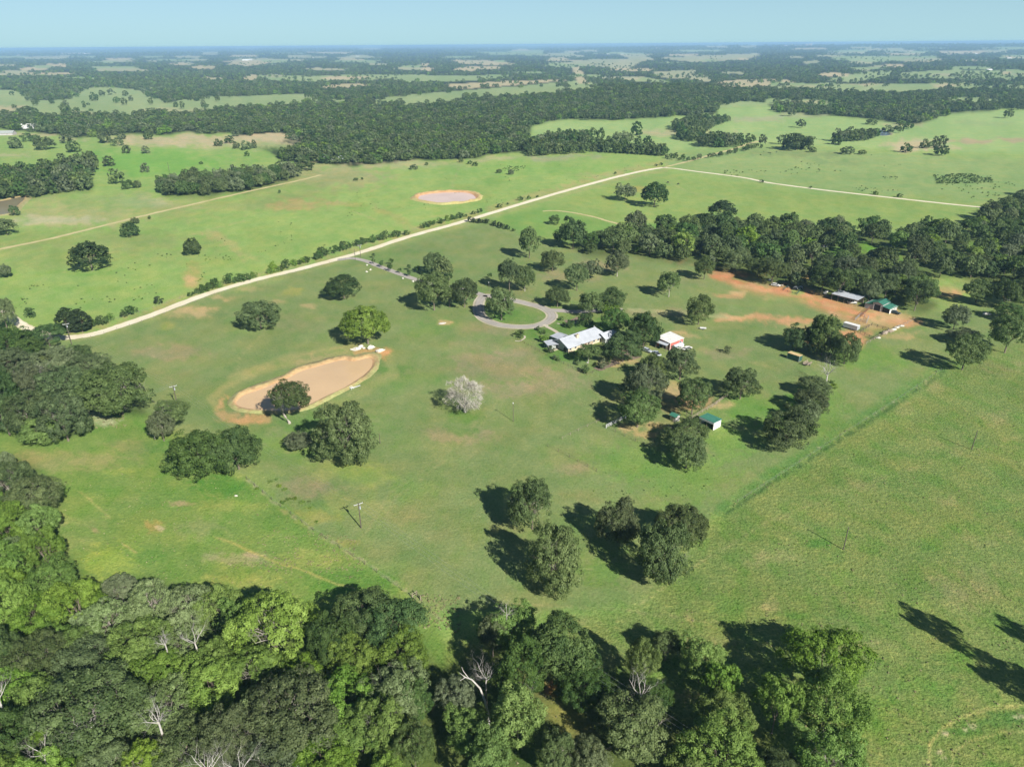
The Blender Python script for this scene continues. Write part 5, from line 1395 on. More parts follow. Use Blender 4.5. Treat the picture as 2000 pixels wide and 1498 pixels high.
# shrubs as things
BUSH = {}
for kn in ('dark', 'bright', 'oak', 'grey', 'pale', 'cedar', 'lime'):
    BUSH[kn] = [crown_mesh("bush", 500 + v, M[kn], 2.0, 1.9, 22, 1700, .34, rc=(.26, .44), low=-.7, sub=5) for v in range(2)]
for (x, y, r, kn, lb, gr, sq, z) in SHRUBS:
    if kn not in BUSH:
        kn = 'dark'
    me = BUSH[kn][RNG.randint(2)]
    s_ = r / 2.0
    if gr == DG:
        e = empty("young_tree", (x, y, 0))
        tag(e, lb, "tree", gr)
        link("crown", me, e, (0, 0, .9 + r * .95), RNG.uniform(0, 6.28), (s_, s_, s_ * sq))
        mb = MB().tube([(0, 0, -.1), (0, 0, 1.4 + r * .5)], [.11, .07], 6)
        mb.build("trunk", M['bark'], e)
    else:
        o = link("bush", me, None, (x, y, z + r * sq * .72), RNG.uniform(0, 6.28), (s_, s_, s_ * sq))
        tag(o, lb, "bush", gr)

# dead snags
def snag(px, py, v, s_, label, rz=0.0, tilt=(0, 0), name="dead_tree", up=0.0):
    g = ground(px, py)
    e = empty(name, (g[0], g[1], 0), rz)
    e.rotation_euler = (tilt[0], tilt[1], rz)
    tag(e, label, "dead tree", "dead trees")
    link("branches", SNAGS[v], e, (0, 0, up), 0, (s_, s_, s_))
    if up:
        MB().tube([(0, 0, -.2), (0, 0, up + .3)], [.26 * s_, .17 * s_], 7).build("trunk", M['bark'], e)
snag(1613, 750, 1, 1.5, "bare white twisted dead tree beside the clump of oaks", 1.2)
snag(950, 1378, 1, 1.0, "white many-branched dead tree among the near grove", up=4.5)
snag(1246, 1412, 0, 1.05, "tall pale snag standing above the flat olive oak", .8, up=5)
snag(1212, 1428, 2, .85, "lower pale snag left of the tall one", 2.2, up=3.5)
snag(990, 1265, 2, .8, "thin bare top sticking out above the grove's upper tree", .3, up=7.5)
snag(1037, 1400, 1, .65, "grey dead branches right of the many-branched dead tree", .9, up=6)
snag(195, 1500, 0, .9, "white dead limbs rising through the broad dark oak", .2, up=8)
snag(335, 1490, 1, 1.0, "pale bare limbs inside the silvery trees of the bottom wood", 1.9, up=8)
snag(425, 1580, 1, 1.05, "grey bare tree at the bottom frame", .5, up=7)
snag(485, 1580, 0, 1.0, "second grey bare tree at the bottom frame", 2.5, up=7)
snag(112, 1540, 2, 1.0, "bare white stem inside the split yellow-green tree", .4, up=6.5)
snag(30, 1440, 1, .9, "grey dead tops at the left frame", 1.1, up=8)
snag(400, 1325, 0, .9, "grey dead limbs over the silvery trees' right side", 2.8, up=8)
snag(345, 1335, 1, .7, "small grey dead top in the silvery trees", 1.8, up=9)
snag(8, 965, 1, .7, "bare white limb at the left frame below the wires", .5, up=6)
snag(303, 858, 2, .75, "bare white forked limb beside the ragged oak", 3.4)
snag(95, 770, 1, .8, "grey dead branches in the middle of the left wood", .3, up=6)
snag(1960, 604, 2, .8, "dead leafless trunk standing near the right frame", 1.3)
e = empty("dead_tree", G(955, 1420)); tag(e, "bent white dead trunk leaning over the near grove", "dead tree", "dead trees")
mb = MB()
mb.tube([(0, 0, 0), (-.1, .15, 3.4), (-.6, .4, 6.6), (-1.5, .9, 9.4), (-3.0, 1.5, 11.0), (-4.6, 1.9, 11.4)], [.30, .25, .21, .18, .14, .08], 8)
mb.tube([(-3.6, 1.7, 11.2), (-4.6, 2.4, 12.2), (-4.9, 2.6, 13.1)], [.09, .06, .03], 5).tube([(-4.2, 1.8, 11.3), (-5.2, 1.2, 11.1)], [.07, .04], 5).tube([(-4.4, 1.9, 11.4), (-5.4, 2.3, 12.0)], [.06, .02], 5)
mb.build("trunk", M['deadwood'], e)

# ------------------------------------------------------------------ buildings
AX = math.radians(39.6)            # the ranch buildings share one heading

def window_unit(parent, c, w, h, rz, sill=True):
    """a framed pane set proud of a wall whose outward normal is -y in the rotated frame"""
    f = MB()
    f.box((0, 0, h / 2 - .05), (w, .10, .10)).box((0, 0, -h / 2 + .05), (w, .10, .10))
    f.box((-w / 2 + .05, 0, 0), (.10, .10, h - .2)).box((w / 2 - .05, 0, 0), (.10, .10, h - .2))
    o = f.build("window", M['trim'], parent, c, rz)
    MB().box((0, .02, 0), (w - .2, .03, h - .2)).build("pane", M['glass'], o)
    return o

def ribs(parent, q, n, m, name="seam", t=.05):
    """standing seams up a roof plane q = (eave0, eave1, ridge1, ridge0), joined as one part"""
    mb = MB()
    e0, e1, r1, r0 = [Vector(p) for p in q]
    for k in range(n + 1):
        f = k / n
        a, b = e0.lerp(e1, f), r0.lerp(r1, f)
        mb.tube([a + Vector((0, 0, .025)), b + Vector((0, 0, .025))], t * .5, 4)
    o = mb.build(name, m, parent)
    o["kind"] = "stuff"
    return o

# the ranch house: long white-roofed block, lower left porch, back wing, right wing, front veranda
H = empty("ranch_house", (28.6, 286.6, 0), AX)
tag(H, "long ranch house with a white metal roof and a cream stone front", "house")
wl = MB()
wl.hexa([(-9.8, -4.4, 0), (9.6, -4.4, 0), (9.6, 4.6, 0), (-9.8, 4.6, 0), (-9.8, -4.4, 2.75), (9.6, -4.4, 2.75), (9.6, 4.6, 2.75), (-9.8, 4.6, 2.75)])
wl.poly([(-9.8, -4.4, 2.75), (-9.8, 4.6, 2.75), (-9.8, 0.1, 5.0)][::-1])
wl.build("gable_wall", M['siding'], H)
fw = MB().box((-6.4, -4.46, 1.36), (6.9, .10, 2.7)).box((6.6, -4.46, 1.36), (6.0, .10, 2.7))
fw.build("front_wall", M['cream'], H)
rf = MB()
rf.slab([(-10.9, -5.6, 2.55), (9.0, -5.6, 2.55), (10.9, 0, 5.25), (-10.9, 0, 5.25)], .14)
rf.slab([(-10.9, 0, 5.25), (10.9, 0, 5.25), (10.4, 5.6, 2.55), (-10.9, 5.6, 2.55)], .14)
rf.hexa([(9.0, -5.6, 2.41), (13.6, -3.6, 2.5), (13.6, 3.4, 2.5), (10.4, 5.6, 2.41), (9.02, -5.58, 2.55), (13.6, -3.6, 2.62), (13.6, 3.4, 2.62), (10.42, 5.58, 2.55)])
rf.poly([(9.0, -5.6, 2.56), (13.6, -3.6, 2.64), (10.9, 0, 5.24)]).poly([(13.6, -3.6, 2.64), (13.6, 3.4, 2.64), (10.9, 0, 5.24)]).poly([(13.6, 3.4, 2.64), (10.4, 5.6, 2.56), (10.9, 0, 5.24)])
roof = rf.build("roof", M['white_metal'], H)
ribs(roof, [(-10.8, -5.55, 2.56), (8.9, -5.55, 2.56), (10.8, -.05, 5.24), (-10.8, -.05, 5.24)], 34, M['white_metal'])
MB().tube([(-10.9, 0, 5.30), (10.9, 0, 5.30)], .12, 6).build("ridge_cap", M['white_metal'], roof)
ch = MB().box((-2.2, -1.9, 4.9), (1.3, .9, 1.5)).box((-2.2, -1.9, 5.70), (1.5, 1.1, .12))
cho = ch.build("chimney", M['cream'], roof)
MB().box((-2.2, -1.9, 5.80), (.7, .4, .1)).build("flue", M['dark_gap'], cho)
MB().tube([(10.6, .5, 5.0), (10.6, .5, 5.9)], .12, 6).build("vent_pipe", M['white'], roof)
# left porch
lp = MB().slab([(-14.6, 3.4, 2.45), (-10.6, .4, 2.75), (-9.9, 5.8, 3.1), (-13.4, 7.2, 2.8)], .16)
pr = lp.build("porch_roof", M['white_metal'], H)
MB().box((-11.6, 4.2, 1.2), (2.6, 3.6, 2.4)).build("porch_wall", M['siding'], H)
for c in ((-14.0, 3.5), (-12.9, 6.8)):
    MB().box((c[0], c[1], 1.22), (.16, .16, 2.44)).build("porch_post", M['trim'], H)
MB().box((-12.6, 2.0, .07), (4.2, 2.2, .12)).build("porch_step", M['paving'], H)
# back wing with hipped roof
bw = MB().box((-3.6, 7.2, 1.3), (5.4, 5.0, 2.6))
bw.build("back_wing", M['siding'], H)
br = MB()
br.slab([(-6.9, 4.8, 2.75), (-6.9, 10.2, 2.6), (-3.6, 9.0, 3.7), (-3.6, 4.2, 3.7)][::-1], .12)
br.slab([(-.4, 4.8, 2.75), (-3.6, 4.2, 3.7), (-3.6, 9.0, 3.7), (-.4, 10.2, 2.6)][::-1], .12)
br.poly([(-6.9, 10.2, 2.61), (-.4, 10.2, 2.61), (-3.6, 9.0, 3.69)][::-1])
br.build("back_roof", M['white_metal'], H)
# veranda: the recess between the cream ends, with posts
MB().box((.3, -4.47, 1.36), (6.3, .08, 2.7)).build("veranda_wall", M['cream'], H)
MB().box((.3, -5.2, .08), (6.6, 1.7, .14)).build("veranda_floor", M['paving'], H)
for x in (-2.8, -.7, 1.4, 3.5):
    MB().box((x, -5.42, 1.24), (.18, .18, 2.4)).build("veranda_post", M['brick'], H)
for x in (-8.6, -5.6, -1.6, 2.4, 5.6, 8.2):
    window_unit(H, (x, -4.56, 1.55), 1.3, 1.2, 0)
d = MB().box((.5, -4.55, 1.05), (1.0, .07, 2.05)).build("door", M['brick'], H)
MB().box((.86, -4.61, 1.0), (.05, .05, .14)).build("handle", M['steel'], d)
for y in (-2.4, 2.2):
    window_unit(H, (-9.88, y, 1.5), 1.4, 1.2, -math.pi / 2)
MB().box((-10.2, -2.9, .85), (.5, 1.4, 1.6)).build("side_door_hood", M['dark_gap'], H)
# right wing with its own small gable to the left
rw = MB()
rw.hexa([(9.7, -7.4, 0), (17.6, -7.4, 0), (17.6, -2.4, 0), (9.7, -2.4, 0), (9.7, -7.4, 2.5), (17.6, -7.4, 2.5), (17.6, -2.4, 2.5), (9.7, -2.4, 2.5)])
rw.poly([(9.7, -7.4, 2.5), (9.7, -2.4, 2.5), (9.7, -4.9, 3.9)][::-1])
rw.build("wing_wall", M['siding'], H)
r2 = MB()
r2.slab([(8.9, -8.2, 2.35), (18.4, -8.2, 2.35), (18.4, -4.9, 4.1), (8.9, -4.9, 4.1)], .12)
r2.slab([(8.9, -4.9, 4.1), (18.4, -4.9, 4.1), (18.4, -1.6, 2.35), (8.9, -1.6, 2.35)], .12)
wro = r2.build("wing_roof", M['white_metal'], H)
window_unit(H, (9.62, -5.8, 1.5), 1.0, 1.0, -math.pi / 2)
window_unit(H, (13.4, -7.48, 1.5), 1.4, 1.1, 0)

# red barn with a white low roof
B = empty("red_barn", (68.6, 283.6, 0), AX)
tag(B, "red metal barn with a bright white roof beside the white shed", "barn")
MB().hexa([(-4.2, -2.9, 0), (4.4, -2.9, 0), (4.4, 4.0, 0), (-4.2, 4.0, 0), (-4.2, -2.9, 3.5), (4.4, -2.9, 3.5), (4.4, 4.0, 4.1), (-4.2, 4.0, 4.1)]).build("wall", M['red'], B)
br_ = MB().slab([(-4.8, -3.3, 3.62), (4.8, -3.3, 3.62), (4.8, 4.5, 4.3), (-4.8, 4.5, 4.3)], .12).build("roof", M['white'], B)
ribs(br_, [(-4.7, -3.28, 3.63), (4.7, -3.28, 3.63), (4.7, 4.45, 4.31), (-4.7, 4.45, 4.31)], 14, M['white'])
for x in (-4.25, 4.45):
    MB().box((x, -2.98, 1.72), (.22, .14, 3.4)).build("corner_trim", M['trim'], B)
window_unit(B, (2.6, -2.97, 2.3), 1.2, .8, 0)
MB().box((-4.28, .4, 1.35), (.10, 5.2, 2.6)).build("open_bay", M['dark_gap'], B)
for y in (-1.6, .6, 2.6):
    MB().box((-4.42, y, 1.4), (.14, .14, 2.8)).build("bay_post", M['wood'], B)
MB().slab([(-6.4, -2.6, 2.7), (-4.3, -2.6, 3.2), (-4.3, 3.2, 3.2), (-6.4, 3.2, 2.7)], .1).build("lean_to_roof", M['grey_metal'], B)
for y in (-2.4, 3.0):
    MB().box((-6.2, y, 1.3), (.14, .14, 2.6)).build("lean_to_post", M['wood'], B)

S = empty("garden_shed", (70.6, 279.9, 0), AX)
tag(S, "white garden shed with a grey gabled roof beside the red barn", "shed")
MB().hexa([(-2.6, -1.4, 0), (2.6, -1.4, 0), (2.6, 1.2, 0), (-2.6, 1.2, 0), (-2.6, -1.4, 2.0), (2.6, -1.4, 2.0), (2.6, 1.2, 2.0), (-2.6, 1.2, 2.0)]).poly([(-2.6, -1.4, 2.0), (-2.6, 1.2, 2.0), (-2.6, -.1, 2.7)][::-1]).poly([(2.6, -1.4, 2.0), (2.6, 1.2, 2.0), (2.6, -.1, 2.7)]).build("wall", M['white'], S)
MB().slab([(-2.8, -1.6, 1.98), (2.8, -1.6, 1.98), (2.8, -.1, 2.8), (-2.8, -.1, 2.8)], .08).slab([(-2.8, -.1, 2.8), (2.8, -.1, 2.8), (2.8, 1.4, 1.98), (-2.8, 1.4, 1.98)], .08).build("roof", M['grey_metal'], S)
for y in (-.7, .45):
    dd = MB().box((-2.65, y, .95), (.06, 1.0, 1.8)).build("door", M['siding'], S)
    MB().box((-2.70, y - .35 * (1 if y > 0 else -1), .95), (.05, .05, .2)).build("handle", M['steel'], dd)
MB().box((-3.6, -.3, .04), (1.6, 2.4, .07)).build("door_pad", M['paving'], S)

# green-roofed livestock shelter, open to its left front
K = empty("livestock_shelter", (67.6, 212.9, 0), AX)
tag(K, "white open-fronted livestock shelter with a green single-slope roof", "shelter")
w_ = MB().box((2.0, 0, 1.4), (.10, 5.5, 2.8)).box((0, -2.75, 1.45), (4.1, .10, 2.9)).box((0, 2.75, 1.45), (4.1, .10, 2.9))
w_.build("wall", M['white'], K)
kr = MB().slab([(-2.3, -3.0, 3.05), (2.35, -3.0, 2.9), (2.35, 3.0, 2.9), (-2.3, 3.0, 3.05)], .12).build("roof", M['green_roof'], K)
ribs(kr, [(-2.25, -2.95, 3.06), (-2.25, 2.95, 3.06), (2.3, 2.95, 2.91), (2.3, -2.95, 2.91)], 12, M['green_roof'])
fas = MB()
for k in range(9):
    fas.box((-2.42, -2.68 + k * .67, 2.62), (.08, .58, .62))
fas.build("front_flap", M['grey_metal'], K)
for y in (-2.6, 0, 2.6):
    MB().box((-2.0, y, 1.4), (.14, .14, 2.8)).build("post", M['wood'], K)

Q = empty("small_hut", (56.3, 216.7, 0), AX)
tag(Q, "small grey-walled hut with a green roof inside the fenced lot", "hut")
MB().box((0, 0, 1.1), (2.2, 2.4, 2.2)).build("wall", M['tan_wall'], Q)
MB().slab([(-1.4, -1.5, 2.1), (0, -1.5, 2.7), (0, 1.5, 2.7), (-1.4, 1.5, 2.1)], .08).slab([(0, -1.5, 2.7), (1.4, -1.5, 2.1), (1.4, 1.5, 2.1), (0, 1.5, 2.7)], .08).build("roof", M['green_roof'], Q)
dd = MB().box((-1.13, 0, .95), (.05, .9, 1.8)).build("door", M['wood'], Q)
MB().box((-1.18, .3, .95), (.05, .05, .16)).build("handle", M['steel'], dd)

# the long open carport with a shining roof
P_ = empty("open_carport", (169.0, 340.2, 0), AX)
tag(P_, "long open pole shed with a shining white roof by the wood", "pole shed")
cr = MB().slab([(-3.6, -6.8, 3.3), (3.7, -6.8, 3.8), (3.7, 6.8, 3.8), (-3.6, 6.8, 3.3)], .14).build("roof", M['white_metal'], P_)
ribs(cr, [(-3.55, -6.75, 3.31), (-3.55, 6.75, 3.31), (3.65, 6.75, 3.81), (3.65, -6.75, 3.81)], 18, M['white_metal'])
for y in (-6.5, -3.2, 0, 3.2, 6.5):
    for x, h in ((-3.3, 3.18), (3.4, 3.64)):
        MB().box((x, y, h / 2), (.16, .16, h)).build("post", M['wood'], P_)
MB().box((-3.45, 0, 3.1), (.1, 13.2, .2)).build("eave_beam", M['tan_wall'], P_)
MB().box((3.55, 0, 1.5), (.08, 13.2, 3.0)).build("back_wall", M['wood'], P_)

# raised-centre barn with green roofs
N_ = empty("green_roofed_barn", (180.6, 329.0, 0), AX)
tag(N_, "pale barn with a raised middle bay and green roofs", "barn")
MB().hexa([(-3.9, -2.4, 0), (3.9, -2.4, 0), (3.9, 2.4, 0), (-3.9, 2.4, 0), (-3.9, -2.4, 3.6), (3.9, -2.4, 3.6), (3.9, 2.4, 3.6), (-3.9, 2.4, 3.6)]).poly([(-3.9, -2.4, 3.6), (-3.9, 2.4, 3.6), (-3.9, 0, 4.4)][::-1]).poly([(3.9, -2.4, 3.6), (3.9, 2.4, 3.6), (3.9, 0, 4.4)]).build("centre_wall", M['tan_wall'], N_)
MB().box((0, 4.25, 1.2), (7.8, 3.6, 2.4)).build("side_wall", M['tan_wall'], N_)
MB().box((2.0, -4.25, 1.2), (3.8, 3.6, 2.4)).box((0, -6.0, 1.2), (7.8, .10, 2.4)).build("side_bay", M['white'], N_)
mr = MB().slab([(-4.2, -2.7, 3.62), (4.2, -2.7, 3.62), (4.2, 0, 4.55), (-4.2, 0, 4.55)], .1).slab([(-4.2, 0, 4.55), (4.2, 0, 4.55), (4.2, 2.7, 3.62), (-4.2, 2.7, 3.62)], .1).build("roof", M['green_roof'], N_)
ribs(mr, [(-4.15, -2.68, 3.63), (4.15, -2.68, 3.63), (4.15, -.03, 4.56), (-4.15, -.03, 4.56)], 10, M['green_roof'])
MB().slab([(-4.2, -6.4, 2.3), (4.2, -6.4, 2.3), (4.2, -2.45, 2.95), (-4.2, -2.45, 2.95)], .1).build("lower_roof", M['green_roof'], N_)
MB().slab([(-4.2, 2.45, 2.95), (4.2, 2.45, 2.95), (4.2, 6.4, 2.3), (-4.2, 6.4, 2.3)], .1).build("lower_roof", M['green_roof'], N_)
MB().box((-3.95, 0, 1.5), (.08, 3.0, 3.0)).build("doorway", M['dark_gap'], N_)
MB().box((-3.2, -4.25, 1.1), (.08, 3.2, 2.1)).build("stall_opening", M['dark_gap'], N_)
MB().box((-4.02, 1.7, 1.5), (.07, .3, 3.0)).box((-4.02, -1.7, 1.5), (.07, .3, 3.0)).build("door_trim", M['trim'], N_)

# wheels and vehicles
def wheels(parent, pts, r, w=.22):
    for (x, y) in pts:
        o = MB().tube([(x, y - w / 2, r), (x, y + w / 2, r)], r, 12).build("wheel", M['rubber'], parent)
        MB().tube([(x, y - w / 2 - .02, r), (x, y + w / 2 + .02, r)], r * .55, 8).build("rim", M['steel'], o)

def cargo_trailer(name, loc, rz, L, Wd, Hh, body, roof, label, cat, doors=True):
    e = empty(name, loc, rz)
    tag(e, label, cat)
    MB().box((0, 0, .55 + Hh / 2), (L, Wd, Hh)).build("body", body, e)
    MB().slab([(-L / 2 - .05, -Wd / 2 - .05, .62 + Hh), (L / 2 + .05, -Wd / 2 - .05, .62 + Hh), (L / 2 + .05, Wd / 2 + .05, .62 + Hh), (-L / 2 - .05, Wd / 2 + .05, .62 + Hh)], .07).build("roof", roof, e)
    MB().tube([(-L / 2 - 1.3, 0, .5), (-L / 2, -.5, .5)], .06, 5).tube([(-L / 2 - 1.3, 0, .5), (-L / 2, .5, .5)], .06, 5).tube([(-L / 2 - 1.2, 0, 0), (-L / 2 - 1.2, 0, .6)], .05, 5).build("drawbar", M['steel'], e)
    wheels(e, [(L * .05, -Wd / 2 - .05), (L * .2, -Wd / 2 - .05), (L * .05, Wd / 2 + .05), (L * .2, Wd / 2 + .05)], .36)
    if doors:
        for s_ in (-1, 1):
            o = MB().box((L / 2 + .03, s_ * Wd / 4, .6 + Hh / 2), (.05, Wd / 2 - .06, Hh - .15)).build("door", body, e)
            MB().box((L / 2 + .08, s_ * .12, .6 + Hh / 2), (.04, .05, Hh * .6)).build("latch_bar", M['steel'], o)
    return e
VX = AX - math.pi / 2
cargo_trailer("cargo_trailer", (154.6, 302.4, 0), VX, 6.6, 2.5, 1.9, M['silver'], M['white'], "long white enclosed trailer parked by the corral", "trailer")

def car(loc, rz, paint, label, pick=False, L=4.7):
    e = empty("pickup_truck" if pick else "parked_car", loc, rz)
    tag(e, label, "pickup" if pick else "car")
    h = L / 2
    b = MB()
    prof = [(-h, .45), (-h, .85), (-h * .92, .98), (h * .45, 1.0), (h * .95, .88), (h, .7), (h, .45)]
    for (y0, y1) in ((-.88, .88),):
        n = len(prof)
        b.poly([(x, y0, z) for x, z in prof]); b.poly([(x, y1, z) for x, z in prof][::-1])
        for i in range(n):
            j = (i + 1) % n
            b.poly([(prof[i][0], y0, prof[i][1]), (prof[i][0], y1, prof[i][1]), (prof[j][0], y1, prof[j][1]), (prof[j][0], y0, prof[j][1])])
    b.build("body", paint, e)
    a0, a1 = (-h * .15, h * .42) if pick else (-h * .80, h * .42)
    MB().hexa([(a0, -.80, .99), (a1, -.80, .99), (a1, .80, .99), (a0, .80, .99), (a0 + .15, -.66, 1.46), (a1 - .6, -.66, 1.46), (a1 - .6, .66, 1.46), (a0 + .15, .66, 1.46)]).build("glass", M['glass'], e)
    MB().box(((a0 + a1 - .45) / 2, 0, 1.49), (a1 - a0 - .75, 1.34, .06)).build("roof", paint, e)
    if pick:
        MB().box((-h * .56, 0, 1.0), (L * .36, 1.5, .05)).build("bed", M['dark_gap'], e)
    wheels(e, [(-h * .6, -.82), (h * .62, -.82), (-h * .6, .82), (h * .62, .82)], .34)
    for s_ in (-1, 1):
        MB().box((h + .01, s_ * .6, .74), (.05, .35, .16)).build("headlight", M['trim'], e)
    return e
car(G(1264, 687), VX, M['silver'], "silver car parked between the house trees and the red barn")
car(G(1282, 692.5), AX + 1.2, M['silver'], "silver pickup with a covered bed nose-on below the silver car", True, 5.2)
car(G(1342, 683), AX, M['white'], "white car half hidden behind the oak by the garden shed")
car(G(1186, 605), .1, M['white'], "white car in the shade at the end of the house drive")
car(G(1515, 559), VX + .25, M['white'], "small white car with dark glass at the orange yard's far side")
car(G(1664, 593), VX + .6, M['white'], "white open utility vehicle at the pole shed's near corner", True, 4.4)
car(G(1748, 613), VX, M['darkpaint'], "dark green car parked at the green-roofed barn's end")
car(G(1733, 529), .4, M['white'], "white vehicle glimpsed among the trees behind the barns", False, 6.5)
car(G(1610, 484), .2, M['white'], "small white car in the shaded clearing inside the wood")

# green container body with a yellow roof, and the plank trailer behind it
e = empty("storage_container", (116.4, 268.2, 0), VX); tag(e, "dark green storage container with a yellow-painted roof", "container")
MB().box((0, 0, 1.35), (5.4, 2.3, 2.4)).build("body", M['green_wall'], e)
MB().box((0, 0, 2.60), (5.5, 2.4, .1)).build("roof", M['yellow_roof'], e)
for k in range(9):
    MB().box((-2.4 + k * .6, -1.18, 1.35), (.07, .06, 2.3)).build("rib", M['green_wall'], e)
MB().box((2.62, -1.1, 1.35), (.18, .18, 2.42)).box((-2.62, -1.1, 1.35), (.18, .18, 2.42)).build("corner_post", M['steel'], e)
MB().box((0, 0, .08), (5.3, 2.0, .14)).build("skid", M['wood'], e)
e = empty("white_tank", G(1542, 699)); tag(e, "small white tank standing before the green container", "tank")
MB().tube([(-.6, 0, .55), (-.5, 0, .55), (.5, 0, .55), (.6, 0, .55)], [.2, .45, .45, .2], 10).build("tank_body", M['white'], e)
MB().box((-.35, 0, .1), (.1, .6, .2)).box((.35, 0, .1), (.1, .6, .2)).build("cradle", M['wood'], e)
e = empty("plank_trailer", (119.8, 262.9, 0), AX); tag(e, "low slatted wooden trailer beside the green container", "trailer")
MB().box((0, 0, .6), (3.6, 1.9, .1)).build("deck", M['wood'], e)
for s_ in (-1, 1):
    for z in (.85, 1.1, 1.35):
        MB().box((0, s_ * .95, z), (3.6, .05, .14)).build("side_slat", M['wood'], e)
    for x in (-1.7, 0, 1.7):
        MB().box((x, s_ * .99, 1.0), (.08, .05, .9)).build("stake", M['wood'], e)
wheels(e, [(0, -1.08), (0, 1.08)], .34)

# small trailers near the house and out on the turf
e = empty("flatbed_trailer", G(1373, 643), AX - .9); tag(e, "small white flatbed trailer alone on the turf below the tall-trunked oak", "trailer")
MB().box((0, 0, .62), (2.8, 1.6, .16)).build("deck", M['white'], e)
MB().tube([(-1.4, 0, .55), (-2.6, 0, .5)], .05, 5).build("drawbar", M['steel'], e)
wheels(e, [(.1, -.9), (.1, .9)], .32)

# pale things by the pond's far end: a rock slab heap, boulders, a hull, and the little gangway
def rock(name, px, py, s, label, group, seed, flat=.5, m='rock'):
    r = np.random.RandomState(seed)
    mb = MB()
    nu, nv = 9, 6
    rows = []
    for i in range(nv + 1):
        th = math.pi * i / nv
        rows.append([(s * math.sin(th) * math.cos(2 * math.pi * j / nu) * (1 + .28 * r.randn()), s * .62 * math.sin(th) * math.sin(2 * math.pi * j / nu) * (1 + .28 * r.randn()), s * flat * (math.cos(th) * (1 + .12 * r.randn()) + .75)) for j in range(nu)])
    mb.v = [p for row in rows for p in row]
    for i in range(nv):
        for j in range(nu):
            j2 = (j + 1) % nu
            mb.f.append((i * nu + j, (i + 1) * nu + j, (i + 1) * nu + j2, i * nu + j2))
    g = G(px, py)
    return tag(mb.build(name, M[m], None, (g.x, g.y, 0), r.uniform(-.5, .9)), label, "rock", group)
RKG = "pale rocks at the far end of the brown pond"
rock("limestone_slab", 698, 684, 1.75, "flat white rock slab with a dark gap beneath, left of the heap by the pond", RKG, 1, .42)
rock("limestone_slab", 705, 680, 1.2, "upright white slab leaning behind the flat one by the pond", RKG, 5, .7)
rock("limestone_boulder", 725, 682, 1.35, "rounded white boulder in the middle of the pond rocks", RKG, 2, .8)
rock("limestone_boulder", 688, 684, .8, "small cream rock at the left end of the pond rocks", RKG, 3)
rock("limestone_boulder", 711, 681, .7, "small cream rock between slab and boulder by the pond", RKG, 4)
rock("limestone_slab", 742, 687, 2.0, "long white flat rock lying right of the pond boulder", RKG, 6, .35)
for i, (px, py, lb) in enumerate(((717, 519, "white stone on the turf nearest the driveway's bend"), (724, 528, "white stone upper of the pair below the driveway trees"), (716, 532, "white stone lower of the pair below the driveway trees"), (787, 545, "white stone midway along the driveway row"), (807, 551, "white stone at the big driveway oak's edge"))):
    rock("white_stone", px, py, .62, lb, "white stones along the driveway", 20 + i, .7)
rock("sandstone_rock", 865, 632, 1.7, "flat pinkish rock lying alone on the turf below the driveway oaks", None, 30, .12)
rock("white_stone", 461, 969, .5, "tiny white stone in the shade of the lush pair", None, 31)
e = empty("gangway", G(690, 759), .75); tag(e, "narrow white gangway with a boxy end on the pond's near bank", "gangway")
MB().box((1.6, 0, .35), (3.0, .55, .08)).build("plank", M['white'], e)
MB().box((-.6, 0, .55), (1.3, 1.1, .1)).build("platform", M['white'], e)
for x, y in ((-1.15, -.5), (-1.15, .5), (-.1, -.5), (-.1, .5)):
    MB().box((x, y, .5), (.09, .09, 1.0)).build("post", M['white'], e)
MB().tube([(-1.15, -.5, 1.0), (-.1, -.5, 1.0)], .04, 5).tube([(-1.15, .5, 1.0), (-.1, .5, 1.0)], .04, 5).build("rail", M['white'], e)

# arched calf shelters, feeders, debris at the orange yard
for i, (px, py, lb) in enumerate(((1553, 566, "white arched calf shelter, left of two at the orange yard"), (1563, 565, "white arched calf shelter, right of two at the orange yard"))):
    e = empty("calf_shelter", G(px, py), AX + .5); tag(e, lb, "shelter", "calf shelters")
    mb = MB()
    n = 8
    for k in range(n):
        t0, t1 = math.pi * k / n, math.pi * (k + 1) / n
        mb.poly([(-1.0, 1.35 * math.cos(t0), 1.7 * math.sin(t0)), (1.0, 1.35 * math.cos(t0), 1.7 * math.sin(t0)), (1.0, 1.35 * math.cos(t1), 1.7 * math.sin(t1)), (-1.0, 1.35 * math.cos(t1), 1.7 * math.sin(t1))])
    mb.poly([(1.0, 1.35 * math.cos(math.pi * k / n), 1.7 * math.sin(math.pi * k / n)) for k in range(n + 1)])
    mb.build("shell", M['white'], e)
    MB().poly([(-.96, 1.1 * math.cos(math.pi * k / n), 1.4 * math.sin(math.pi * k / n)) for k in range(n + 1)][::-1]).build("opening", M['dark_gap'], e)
for px, py, lb in ((1611, 574, "white feed tub near the pole shed, lower of two"), (1614, 571, "white feed tub near the pole shed, upper of two"), (1626, 560, "white feed tub at the foot of the wood by the pole shed")):
    tag(MB().tube([(0, 0, 0), (0, 0, .1), (0, 0, .7)], [.6, .75, .85], 10).build("feed_tub", M['white'], None, G(px, py)), lb, "tub", "feed tubs")
for i, (px, py, s_, m_, lb) in enumerate(((1527, 559, 1.0, 'wood', "brown brush heap beside the small white car"), (1534, 556, 1.1, 'rust', "rusty scrap heap left of the calf shelters"), (1540, 562, .8, 'wood', "low scrap pile before the calf shelters"), (1503, 548, .9, 'steel', "grey scrap at the wood's edge in the orange yard"))):
    rock("scrap_heap", px, py, s_, lb, "scrap heaps", 40 + i, .5, m_)
